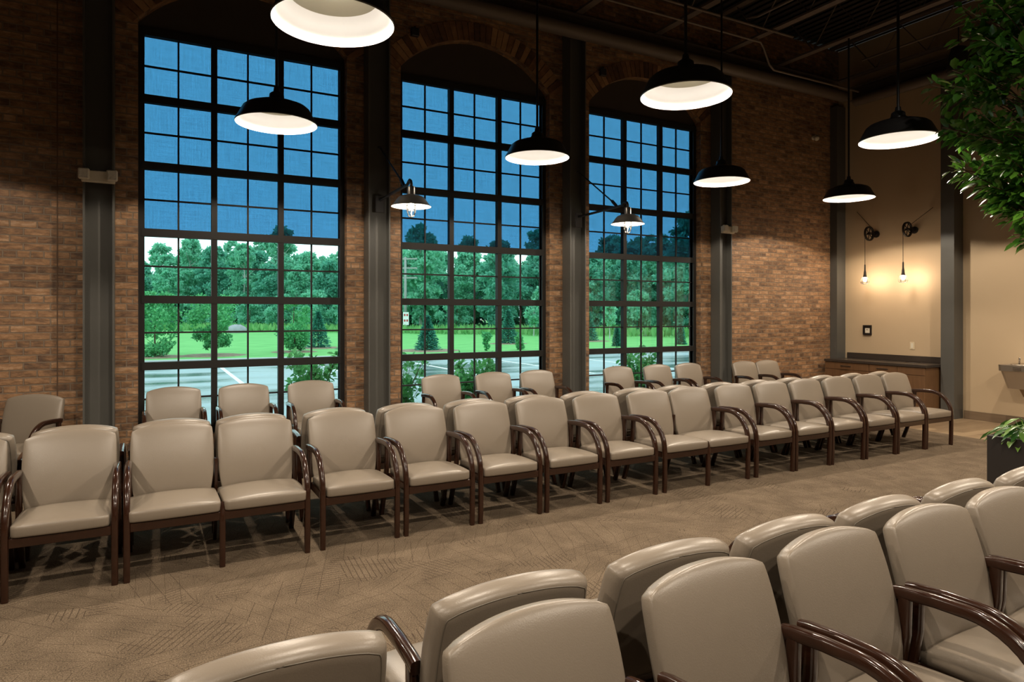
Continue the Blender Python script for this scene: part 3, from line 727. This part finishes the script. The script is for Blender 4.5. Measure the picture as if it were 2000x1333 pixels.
# ------------------------------------------------------------------ pulley lights on the beige wall
def pulley_light(y, cord_to, label):
    t = thing('pulley_light', label, 'wall light', (RX, y, 0), 0, 'pulley lights')
    zc = 2.967; wx = -.205
    m_ = MB(); n = 20
    rot = lambda r, a: (wx + r * math.cos(a), 0, zc + r * math.sin(a))
    pth = [rot(.112, 2 * math.pi * i / 36) for i in range(36)]
    m_.sweep(pth, [(-.014, .012), (-.006, .002), (.006, .002), (.014, .012), (.014, -.012), (-.014, -.012)], (0, 1, 0), closed=True)
    for i in range(6):
        a = math.pi / 3 * i + .3; m_.tube([rot(.015, a), rot(.106, a)], .0075, 8)
    m_.build('pulley_wheel', M['iron'], t, angle=40)
    h_ = MB().tube([(wx, -.03, zc), (wx, .03, zc)], .022, 14).tube([(-.02, .022, zc), (wx, .022, zc)], .012, 10); h_.build('axle_bracket', M['iron'], t, angle=40)
    q = MB()
    q.tube([(-.004, 0, zc), (-.022, 0, zc)], .058, 24).tube([(-.022, 0, zc), (-.05, 0, zc)], .035, 20); q.build('wall_mount', M['iron'], t, angle=40)
    cx_ = wx - .116
    zb = 2.19
    cord = [(-.004, cord_to[0] - y, cord_to[1]), (wx + .09, 0, zc + .085)] + [rot(.118, R(40 + 140 * i / 10)) for i in range(11)] + [(cx_, 0, zb + .22)]
    MB().tube(cord, .0038, 6).build('cord', M['iron'], t, smooth=True)
    MB().lathe([(.006, .25), (.012, .235), (.013, .15), (.020, .11), (.022, .075), (.026, .06), (.026, .03), (.0, .03)], 16, (cx_, 0, zb)).build('handle', M['iron'], t, smooth=True, angle=40)
    MB().ball((cx_, 0, zb - .005), .030, 16, 10, (1, 1, 1.3)).build('bulb', M['warmbulb'], t, smooth=True)
    c = MB()
    for z, r in ((-.075, .062), (-.05, .066)): c.tube([(cx_ + r * math.cos(a), r * math.sin(a), zb + z) for a in [2 * math.pi * i / 20 for i in range(20)]], .0026, 6, closed=True)
    for i in range(6):
        a = math.pi / 3 * i; c.tube([(cx_ + r * math.cos(a), r * math.sin(a), zb + z) for r, z in ((.024, .05), (.045, .02), (.062, -.02), (.066, -.05), (.062, -.075), (.02, -.085), (0, -.086))], .0026, 6)
    c.build('wire_cage', M['iron'], t)
pulley_light(7.04, (7.40, 3.40), 'pulley light nearer the brick corner, caged bulb hanging from its wheel')
pulley_light(6.39, (6.10, 3.30), 'pulley light nearer the grey post, caged bulb hanging from its wheel')

# ------------------------------------------------------------------ counter, wall plates
t = thing('cabinet_counter', 'low walnut cabinet counter with dark top against the beige wall', 'cabinet', (RX, 5.87, 0))
cx0 = -.60; LN = 1.73
MB().bevbox(cx0 + .02, -.004, .02, LN, .08, .775, .003).build('body', M['cabinet'], t, uv=True)
MB().box(cx0 + .07, -.01, .04, LN - .02, 0, .08).build('plinth', M['counter'], t)
MB().bevbox(cx0 - .015, -.004, -.012, LN + .005, .776, .818, .004).build('worktop', M['counter'], t)
MB().bevbox(-.022, -.004, -.012, 1.71, .819, .915, .003).build('backsplash', M['counter'], t)
divs = [.02, .45, .92, LN]
for i in range(3):
    a, b = divs[i] + .004, divs[i + 1] - .004
    d = MB().bevbox(cx0, cx0 + .019, a, b, .655, .768, .003).build('drawer', M['cabinet'], t, uv=True)
    if i: MB().tube([(cx0 - .002, (a + b) / 2 - .08, .715), (cx0 - .03, (a + b) / 2 - .08, .715), (cx0 - .03, (a + b) / 2 + .08, .715), (cx0 - .002, (a + b) / 2 + .08, .715)], .008, 8).build('handle', M['iron'], d)
    if i == 0 or i == 1 or i == 2: MB().bevbox(cx0, cx0 + .019, a, b, .09, .648, .003).build('door', M['cabinet'], t, uv=True)
s = MB().lathe([(.115, .0005), (.115, .006), (.098, .008), (.085, .002), (.0, .0015)], 32, (10.785, 6.333, .818)).build('basin_rim', M['chrome'], None, smooth=True, angle=40)
tag(s, 'small round chrome basin set in the dark counter', 'sink')
fr = thing('picture_frame', 'small black frame with a pale insert on the beige wall', 'picture frame', (RX, 7.20, 1.32))
m_ = MB(); fw, fh, ft = .075, .085, .022
for (a, b, c0, d0) in ((-fw, fw, fh - ft, fh), (-fw, fw, -fh, -fh + ft), (-fw, -fw + ft, -fh + ft, fh - ft), (fw - ft, fw, -fh + ft, fh - ft)): m_.box(-.028, -.002, a, b, c0, d0)
m_.build('frame', M['blackframe'], fr)
MB().box(-.012, -.002, -fw + ft, fw - ft, -fh + ft, fh - ft).build('backing', M['blackframe'], fr)
MB().box(-.016, -.012, -.046, .040, -.052, .032).build('insert', M['cream'], fr); MB().box(-.018, -.016, -.006, .012, .000, .012).build('mark', M['blackframe'], fr)
ol = thing('wall_outlet', 'cream outlet plate on the beige wall above the counter', 'outlet', (RX, 6.43, 1.08))
MB().bevbox(-.008, -.001, -.040, .040, -.062, .062, .004).build('cover_plate', M['cover'], ol); MB().bevbox(-.011, -.008, -.018, .018, -.040, .040, .002).build('receptacle', M['ivory'], ol)

# ------------------------------------------------------------------ drinking fountain
t = thing('drinking_fountain', 'stainless drinking fountain mounted on the beige wall behind the planter', 'drinking fountain', (RX, 4.72, 0))
def fprism(z0, z1, s0, s1, depth0, depth1):
    P = []
    for z, s_, d_ in ((z0, s0, depth0), (z1, s1, depth1)):
        P += [(-.004, -s_, z), (-.004, s_, z), (-d_ + .05, s_, z), (-d_, s_ - .05, z), (-d_, -s_ + .05, z), (-d_ + .05, -s_, z)]
    return P, [(0, 1, 2, 3, 4, 5), (11, 10, 9, 8, 7, 6)] + [(i, i + 6, (i + 1) % 6 + 6, (i + 1) % 6) for i in range(6)]
MB().add(*fprism(.80, .885, .25, .25, .47, .48)).build('rim', M['stainless'], t)
MB().add(*fprism(.55, .80, .20, .235, .34, .45)).build('apron', M['stainless'], t)
MB().lathe([(.17, .002), (.175, .016), (.16, .018), (.12, .004), (.0, .003)], 32, (-.25, 0, .884)).build('basin', M['chrome'], t, smooth=True, angle=40)
MB().tube([(-.10, .14, .885), (-.10, .14, .95), (-.12, .13, .97), (-.15, .11, .965)], .012, 10).build('bubbler', M['chrome'], t, smooth=True)
MB().bevbox(-.486, -.478, -.05, .05, .815, .865, .003).build('push_bar', M['chrome'], t)

# ------------------------------------------------------------------ emergency lights and the camera
def emergency(x, z, y, wd, label, rz=0):
    t = thing('emergency_light', label, 'emergency light', (x, y, z), rz, 'emergency lights')
    MB().bevbox(-wd / 2 + .02, wd / 2 - .02, -.055, -.002, -.062, .048, .010).build('housing', M['ivory'], t)
    for s in (-1, 1):
        hd = MB().bevbox(s * (wd / 2 - .045) - .047, s * (wd / 2 - .045) + .047, -.10, -.05, -.044, .060, .014).build('lamp_head', M['ivory'], t)
        MB().bevbox(s * (wd / 2 - .045) - .038, s * (wd / 2 - .045) + .038, -.106, -.10, -.036, .052, .004).build('lens', M['lens'], hd)
emergency(CX[0], 2.925, 7.548, .32, 'ivory twin-head emergency light on the first steel column')
emergency(CX[3] + .005, 2.92, 7.548, .30, 'ivory twin-head emergency light on the fourth steel column', R(30) * 0)
t = thing('security_camera', 'small pale dome camera high on the far brick wall', 'camera', (10.25, D, 4.70))
MB().tube([(0, -.001, 0), (0, -.05, 0)], .04, 16).build('mount', M['ivory'], t); MB().ball((0, -.075, -.02), .045, 14, 10).build('dome', M['ivory'], t, smooth=True)
t = thing('ceiling_speaker', 'black hanging cylinder speaker near the end of the roof', 'speaker', (9.95, 5.2, 5.0))
MB().lathe([(.0, 0), (.14, .0), (.15, .02), (.13, .22), (.09, .33), (.03, .36), (.0, .36)], 24).build('housing', M['blackmetal'], t, smooth=True, angle=35); MB().lathe([(.008, .35), (.008, .63)], 8).build('cable', M['blackmetal'], t)

# ------------------------------------------------------------------ planter, indoor tree, foliage plants
PXL, PYT, PZ = 5.73, 2.79, .655
t = thing('planter_box', 'long charcoal planter box at the right edge beyond the chairs', 'planter', (PXL, PYT, 0))
m_ = MB(); pw, pln, th = .95, 2.3, .03
for (a, b, c0, d0) in ((0, th, -pln, 0), (pw - th, pw, -pln, 0), (th, pw - th, -th, 0), (th, pw - th, -pln, -pln + th)): m_.bevbox(a, b, c0, d0, 0, PZ, .006)
m_.build('box', M['planter'], t)
MB().box(th, pw - th, -pln + th, -th, PZ - .14, PZ - .06).build('soil', M['soil'], t)
def rdir(): 
    z = random.uniform(-1, 1); a = random.uniform(0, 2 * math.pi); r = math.sqrt(1 - z * z); return Vector((r * math.cos(a), r * math.sin(a), z))
random.seed(21)
tx, ty = 5.99, 2.44
t = thing('ficus_tree', 'tall indoor ficus tree with a leafy crown at the right edge', 'indoor tree', (tx, ty, PZ - .07))
TZ = PZ - .07
tr = MB(); tr.tube([(0, 0, 0), (.02, 0, .5), (-.01, .02, 1.0), (.03, .0, 1.5), (.0, .0, 2.1), (.02, .02, 2.9)], .035, 10, scale=[1.2, 1, .9, .8, .6, .3]).build('trunk', M['bark'], t, smooth=True)
br = MB(); lv = MB(); cz = 3.22 - TZ
for i in range(230):
    d = rdir(); rr = random.uniform(.55, 1.0)
    tip = Vector((d.x * .90 * rr, d.y * .90 * rr, cz + d.z * 1.28 * rr + .0))
    low = min(1, max(.45, (tip.z - (1.85 - TZ)) / 1.1)) if tip.z < cz - .2 else 1
    if tip.z > cz + .75: low = max(.35, 1 - (tip.z - cz - .75) * 1.0)
    tip.x *= low; tip.y *= low
    st = Vector((0, 0, max(.9, min(2.7, tip.z - .25 - .35 * random.random()))))
    mid = (st + tip) / 2 + Vector((0, 0, .08))
    P = [st, mid, tip]; br.tube([tuple(p) for p in P], .007, 5, scale=[1, .7, .35])
    ax = (tip - mid).normalized()
    nl = 26
    for k in range(nl):
        u = .15 + .85 * k / nl; p = mid.lerp(tip, u) if u < 1 else tip
        side = ax.cross(rdir()).normalized()
        dd = (ax * .55 + side * .75 + Vector((0, 0, -.12))).normalized()
        p = p + side * random.uniform(.0, .07)
        lv.leaf(p, dd, Vector((0, 0, 1)) + rdir() * .6, random.uniform(.075, .125), random.uniform(.038, .062), .12, .12)
br.build('branches', M['bark'], t); lv.build('leaves', M['ficus'], t, smooth=True)
# added out-of-view spotlight, there only to brighten the crown of the indoor tree
t = thing('track_spotlight', 'black track spotlight aimed at the indoor tree, above the picture', 'spotlight', (3.73, .2, 5.70))
MB().tube([(0, 0, 0), (0, 0, -.22)], .012, 8).build('stem', M['blackmetal'], t)
aim = (Vector((5.9, 2.3, 3.3)) - Vector((3.73, .2, 5.40))).normalized()
MB().tube([tuple(Vector((0, 0, -.28)) - aim * .09), tuple(Vector((0, 0, -.28)) + aim * .10)], .055, 18).build('housing', M['blackmetal'], t, angle=40)
L = bpy.data.lights.new('track_light', 'SPOT'); L.energy = 130; L.color = (1, .93, .82); L.spot_size = R(40); L.spot_blend = .5; L.shadow_soft_size = .04
lo = bpy.data.objects.new('track_light', L); COL.objects.link(lo); lo.parent = t; lo.location = Vector((0, 0, -.28)) + aim * .12
lo.rotation_euler = aim.to_track_quat('-Z', 'Y').to_euler()
# leafy plants in the planter
def house_plant(x, y, n, L, label, seed, lean=0):
    random.seed(seed)
    t = thing('foliage_plant', label, 'house plant', (x, y, PZ - .07), 0, 'leafy plants in the planter')
    st = MB(); lf = MB()
    for i in range(n):
        a = 2 * math.pi * i / n + random.uniform(-.4, .4); el = random.uniform(.45, 1.35); ln = L * random.uniform(.6, 1.15)
        d = Vector((math.cos(a) * math.cos(el), math.sin(a) * math.cos(el), math.sin(el)))
        P = [Vector((0, 0, 0)), d * ln * .5, d * ln * .85 + Vector((0, 0, -.02))]
        e = d * ln + Vector((0, 0, -.10 * ln)); P.append(e)
        st.tube([tuple(p) for p in P], .004, 5)
        dd = (Vector((d.x, d.y, 0)).normalized() * 1 + Vector((0, 0, -.45))).normalized()
        lf.leaf(e, dd, Vector((0, 0, 1)) + rdir() * .3, random.uniform(.10, .18), random.uniform(.04, .065), .18, .18)
    st.build('stems', M['houseleaf'], t); lf.build('leaves', M['houseleaf'], t, smooth=True)
house_plant(5.95, 2.60, 44, .21, 'bright trailing leafy plant at the near corner of the planter', 3)
house_plant(5.98, 2.42, 44, .32, 'taller leafy plant under the ficus in the planter, cut by the right edge', 5)
house_plant(6.40, 2.55, 26, .28, 'leafy plant at the wall side of the planter', 9)

# ------------------------------------------------------------------ outdoors
GZ = -.15
def sheet(pts, z): return MB().add([(x, y, z) for x, y in pts], [tuple(range(len(pts)))])
struct(sheet([(-140, 8.2), (160, 8.2), (160, 200), (-140, 200)], GZ - .05).build('ground_outside', M['meadow'] if 0 else M['mulch']))
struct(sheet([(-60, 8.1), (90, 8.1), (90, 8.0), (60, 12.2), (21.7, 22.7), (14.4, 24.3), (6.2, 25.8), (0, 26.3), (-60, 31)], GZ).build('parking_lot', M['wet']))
struct(sheet([(-60, 31.2), (0, 26.5), (6.2, 26.0), (14.4, 24.5), (21.7, 22.9), (60, 12.4), (120, 8), (150, 40), (120, 150), (-100, 160)], GZ + .06).build('lawn', M['lawn']))
k_ = MB().sweep([(-60, 31.1, GZ + .05), (0, 26.4, GZ + .05), (6.2, 25.9, GZ + .05), (14.4, 24.4, GZ + .05), (21.7, 22.8, GZ + .05), (60, 12.3, GZ + .05)], rsq(.15, .16, .2), (0, 1, 0)); struct(k_.build('kerb', M['kerb']))
struct(sheet([(-12, 8.05), (12.5, 8.05), (12.5, 9.5), (-12, 9.5)], GZ + .012).build('planting_bed', M['mulch']))
ln = MB()
for x0, y0, x1, y1 in ((1.95, 17.2, 2.05, 23.4), (-1.2, 17.4, -1.1, 23.6), (5.0, 17.0, 5.1, 23.2), (8.2, 16.6, 8.3, 22.8), (11.4, 16, 11.5, 22.2), (14.6, 15.4, 14.7, 21.6)): ln.box(x0, x0 + .12, y0, y1, GZ + .002, GZ + .006)
struct(ln.build('road_markings', M['line']))

def leafy_tree(name, label, cat, loc, h, r, mat, trunk, seed, n=700, L=.42, base=.25, group=None, shape='round', nb=30):
    random.seed(seed)
    t = thing(name, label, cat, loc, random.uniform(0, 6), group)
    tk = MB().tube([(0, 0, 0), (r * .03, 0, h * .3), (-r * .03, r * .04, h * .6), (0, 0, h * .93)], max(.02, h * .012), 7, scale=[1.3, 1, .7, .25])
    for i in range(9):
        a = random.uniform(0, 6.3); z = h * random.uniform(base + .05, .8); q = r * random.uniform(.4, .8)
        tk.tube([(0, 0, z), (q * math.cos(a), q * math.sin(a), z + q * .8)], max(.006, h * .004), 4, scale=[1, .4])
    tk.build('trunk', trunk, t)
    c = MB()
    blobs = []
    for i in range(nb):
        u = random.random(); zz = base + (1 - base) * u
        wdt = {'round': math.sin(math.pi * min(1, .12 + .86 * u)) ** .7, 'cone': (1 - u) ** .85 + .06, 'oval': math.sin(math.pi * (.08 + .86 * u)) ** .8, 'vase': (.35 + .65 * u) * (1 if u < .85 else .8)}[shape]
        a = random.uniform(0, 6.3); q = r * wdt * math.sqrt(random.random())
        blobs.append((Vector((q * math.cos(a), q * math.sin(a), zz * h)), r * wdt))
    for i in range(n):
        b, wd = random.choice(blobs); d = rdir(); s = max(.12 * r, (.42 if nb < 40 else .24) * wd)
        p = b + Vector((d.x, d.y, d.z * .8)) * s * random.random() ** .4
        if p.z > h: p.z = h - random.random() * .1 * h
        if p.z < base * h * .7: p.z = base * h * (.7 + .5 * random.random())
        c.card(p, rdir() + Vector((0, 0, -.2)), rdir(), L * random.uniform(.6, 1.3), L * random.uniform(.5, .8))
    c.build('crown', mat, t)
    return t
def conifer(name, label, loc, h, r, mat, seed, n=3000, cat='conifer', L=.14, base=.02, group=None):
    random.seed(seed)
    t = thing(name, label, cat, loc, 0, group)
    MB().tube([(0, 0, 0), (0, 0, h * .95)], h * .014 + .01, 7, scale=[1.2, .2]).build('trunk', M['bark'], t)
    c = MB(); lay = 15
    for k in range(lay):
        u = k / (lay - 1); z = h * (base + (1 - base) * u); rr = r * ((1 - u) ** .9) + .03 * r
        nb = max(5, int(15 * (1 - u) + 5))
        for i in range(nb):
            a = 2 * math.pi * (i + random.random() * .6) / nb; q = rr * random.uniform(.8, 1.1)
            for s_ in range(max(2, int(n / lay / nb))):
                v = random.random() ** .7
                p = Vector((math.cos(a) * q * v, math.sin(a) * q * v, z - .10 * r * v + random.uniform(-.04, .04) * h))
                c.card(p, Vector((math.cos(a + random.uniform(-.9, .9)), math.sin(a + random.uniform(-.9, .9)), random.uniform(-.35, .35))), rdir() + Vector((0, 0, 1)), L * random.uniform(.7, 1.3), L * .45)
    c.build('needles', mat, t)
    return t
# the trees of the wood: prototypes, then copies along the edge of the lawn
gw = 'trees of the wood beyond the lawn'
wood_labels = ['pale green aspen in the wood beyond the lawn', 'dark green leafy tree in the wood beyond the lawn', 'tall pale-trunked birch in the wood beyond the lawn', 'low bushy tree at the edge of the wood']
W0 = [leafy_tree('aspen_tree', wood_labels[0], 'tree', (0, 0, 0), 9.5, 2.2, M['aspen'], M['paletrunk'], 31, 9000, .34, .10, gw, 'oval', 120),
      leafy_tree('maple_tree', wood_labels[1], 'tree', (0, 0, 0), 9.0, 2.3, M['deep'], M['bark'], 32, 9500, .34, .04, gw, 'oval', 120),
      leafy_tree('birch_tree', wood_labels[2], 'tree', (0, 0, 0), 10.5, 2.1, M['aspen'], M['paletrunk'], 33, 8500, .34, .14, gw, 'oval', 110),
      leafy_tree('bushy_tree', wood_labels[3], 'tree', (0, 0, 0), 4.2, 2.1, M['aspen'], M['bark'], 34, 4000, .34, .02, gw, 'round', 50)]
used = [False] * 4
def plant(kind, x, y, s, rz):
    if not used[kind]: o = W0[kind]; used[kind] = True; o.location = (x, y, GZ); o.rotation_euler.z = rz
    else: o = dup(W0[kind], (x, y, GZ), rz, wood_labels[kind], gw)
    o.scale = (s, s, s * random.uniform(.92, 1.08)); return o
random.seed(77)
LA, LB = Vector((-6, 97)), Vector((46, 30)); nrm = Vector((.79, .61))
for row in range(5):
    nn = 20
    for i in range(nn):
        u = (i + .5 * (row % 2) + random.uniform(-.06, .06)) / nn
        p = LA.lerp(LB, u) + nrm * (row * 4.7 + random.uniform(-.3, .3))
        hs = 1.12 if u < .2 else 1.02 if u < .35 else .92 if u < .55 else 1.0
        if row == 0: plant(random.choice([3, 3, 0, 1]), p.x, p.y, random.uniform(.75, 1.05), random.uniform(0, 6))
        elif row == 1: plant(random.choice([0, 1, 1, 2]), p.x, p.y, hs * random.uniform(.72, .92), random.uniform(0, 6))
        else: plant(random.choice([0, 1, 2, 0]), p.x, p.y, hs * random.uniform(.85, 1.12), random.uniform(0, 6))
random.seed(5)
md = MB()
for i in range(5200):
    u = random.random(); p = LA.lerp(LB, u) - nrm * random.uniform(-2, 7) ** 1.0
    md.card((p.x, p.y, GZ + .05), Vector((random.uniform(-.3, .3), random.uniform(-.3, .3), 1)), rdir(), random.uniform(.35, .9), .35)
tag(md.build('tall_grass', M['meadow']), 'tall unmown grass along the edge of the wood', 'grass', kind='stuff')
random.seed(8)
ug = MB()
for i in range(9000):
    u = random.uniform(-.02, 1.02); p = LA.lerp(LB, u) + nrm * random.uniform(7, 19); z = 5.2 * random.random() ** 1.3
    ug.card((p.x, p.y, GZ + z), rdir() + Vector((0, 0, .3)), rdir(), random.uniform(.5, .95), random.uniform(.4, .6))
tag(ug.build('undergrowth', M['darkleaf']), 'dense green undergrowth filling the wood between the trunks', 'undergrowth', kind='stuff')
# single trees on the lawn
leafy_tree('young_pine', 'bushy young pine at the left edge of the first window', 'pine tree', (.15, 29.5, GZ), 2.6, 1.0, M['pine'], M['bark'], 41, 4500, .13, .02, None, 'oval')
leafy_tree('young_pine', 'open vase-shaped young pine in the middle of the first window', 'pine tree', (2.2, 29.6, GZ), 2.5, 1.2, M['pine'], M['bark'], 42, 3600, .13, .18, None, 'vase')
leafy_tree('young_pine', 'narrow upright young pine in the right panes of the first window', 'pine tree', (5.6, 30.6, GZ), 2.4, .75, M['pine'], M['bark'], 43, 3600, .13, .08, None, 'oval')
conifer('spruce_tree', 'small spruce at the right edge of the first window', (7.3, 33.6, GZ), 1.8, .62, M['spruce'], 44)
conifer('spruce_tree', 'blue-green young spruce at the left of the middle window', (11.2, 28.8, GZ), 1.6, .58, M['spruce'], 45, 4000)
conifer('spruce_tree', 'small distant spruce behind the young spruce of the middle window', (21.4, 55.0, GZ), 1.6, .55, M['spruce'], 46)
leafy_tree('upright_shrub', 'small vase-shaped evergreen shrub in the middle window', 'shrub', (13.5, 27.3, GZ), .9, .24, M['pine'], M['bark'], 47, 1600, .09, .05, None, 'vase')
leafy_tree('upright_shrub', 'small narrow evergreen shrub at the right of the middle window', 'shrub', (15.3, 27.4, GZ), .8, .2, M['pine'], M['bark'], 48, 1500, .09, .05, None, 'oval')
conifer('spruce_tree', 'broad green spruce in the right panes of the middle window', (17.8, 33.2, GZ), 1.9, .6, M['spruce'], 49, 4000)
conifer('spruce_tree', 'dark spruce at the left edge of the farthest window', (23.9, 34.0, GZ), 1.8, .6, M['spruce'], 50, 3500)
conifer('narrow_cypress', 'narrow dark cypress beside the first mullion of the farthest window', (21.4, 27.9, GZ), 1.0, .22, M['spruce'], 51, 2200)
conifer('narrow_cypress', 'narrow dark cypress at the right edge of the farthest window', (25.7, 27.8, GZ), 1.2, .26, M['spruce'], 52, 2200)
leafy_tree('birch_sapling', 'slender white-stemmed sapling on the lawn of the farthest window', 'sapling', (27.3, 36.4, GZ), 2.6, .5, M['aspen'], M['paletrunk'], 53, 900, .2, .35, None, 'oval')
leafy_tree('birch_sapling', 'pale young birch at the right of the middle window lawn', 'sapling', (25.8, 44.0, GZ), 2.9, .6, M['aspen'], M['paletrunk'], 54, 1200, .22, .3, None, 'oval')
for nm, lb, x, y, r_ in (('boulder', 'grey boulder at the wood edge in the first window', 6.7, 63.5, .9), ('boulder', 'grey boulder on the lawn in the farthest window', 33.2, 39.8, .55)):
    random.seed(int(x)); b = MB().ball((0, 0, .3 * r_), r_, 16, 10, (1, .8, .6)); b.v = [(p[0] * random.uniform(.9, 1.08), p[1] * random.uniform(.9, 1.08), p[2] * random.uniform(.9, 1.05)) for p in b.v]
    o = b.build(nm, M['rock'], smooth=True); o.location = (x, y, GZ); tag(o, lb, 'boulder', 'boulders')
# mulch rings
for x, y, r_ in ((2.2, 29.6, 1.3), (.15, 29.5, 1.2), (5.6, 30.6, 1.0), (7.3, 33.6, 1.2), (11.2, 28.8, 1.5), (23.9, 34, 1.3), (17.8, 33.2, 1.1)):
    struct(MB().lathe([(r_, 0), (r_ * .8, .03), (0, .04)], 24, (x, y, GZ + .06)).build('ground_mulch_ring', M['mulch']))
t = thing('utility_pole', 'wooden utility pole with three crossarms in the left panes of the middle window', 'utility pole', (20.6, 58.5, GZ), R(-35))
MB().tube([(0, 0, 0), (0, 0, 7.0)], .14, 10, scale=[1.1, .8]).build('post', M['pole'], t, smooth=True)
for z in (6.75, 5.9, 5.0): MB().box(-1.1, 1.1, -.08, .08, z, z + .14).build('crossarm', M['pole'], t)
t = thing('utility_pole', 'plain grey utility pole at the right edge of the farthest window', 'utility pole', (38.5, 41.0, GZ))
MB().tube([(0, 0, 0), (0, 0, 9.0)], .15, 10, scale=[1.1, .85]).build('post', M['pole'], t, smooth=True); MB().box(-.9, .9, -.07, .07, 8.6, 8.74).build('crossarm', M['pole'], t)
t = thing('sign_post', 'small white sign on the lawn at the left edge of the middle window', 'sign', (20.2, 57.2, GZ), R(-30))
MB().box(-.04, .04, -.03, .03, 0, 1.2).build('post', M['pole'], t); MB().box(-.26, .26, -.05, -.03, .75, 1.9).build('board', M['sign'], t)
m_ = MB()
for z in (1.55, 1.05): m_.box(-.19, -.04, -.056, -.051, z, z + .2); m_.box(.04, .19, -.056, -.051, z, z + .2)
m_.build('lettering', M['red'], t)
# shrubs in the bed under the windows
def shrub(x, y, h, r, label, seed, n=430):
    random.seed(seed)
    t = thing('leafy_shrub', label, 'shrub', (x, y, GZ), 0, 'shrubs outside the windows')
    st = MB(); lf = MB()
    for i in range(16):
        a = random.uniform(0, 6.3); q = r * random.uniform(.3, 1); tip = Vector((q * math.cos(a), q * math.sin(a), h * random.uniform(.6, 1.0)))
        mid = Vector((tip.x * .35, tip.y * .35, tip.z * .55)); st.tube([(0, 0, 0), tuple(mid), tuple(tip)], .008, 5, scale=[1, .7, .3])
        for k in range(n // 16):
            u = random.random(); p = mid.lerp(tip, u) if random.random() < .75 else Vector((0, 0, 0)).lerp(mid, .4 + .6 * u)
            lf.leaf(p + rdir() * .06, rdir() + Vector((0, 0, .2)), rdir() + Vector((0, 0, 1)), random.uniform(.07, .12), random.uniform(.04, .065))
    st.build('stems', M['bark'], t); lf.build('leaves', M['shrub'], t, smooth=True)
shrub(2.0, 9.4, 1.28, .42, 'leafy shrub outside the lower right panes of the first window', 61, 1100)
shrub(3.15, 9.2, 1.1, .42, 'sparse shrub outside the lower left panes of the middle window', 62, 600)
shrub(4.35, 9.3, 1.12, .45, 'dense shrub outside the lower middle panes of the middle window', 63, 1300)
shrub(7.75, 9.4, 1.2, .45, 'leafy shrub outside the lower panes of the farthest window', 64, 1000)
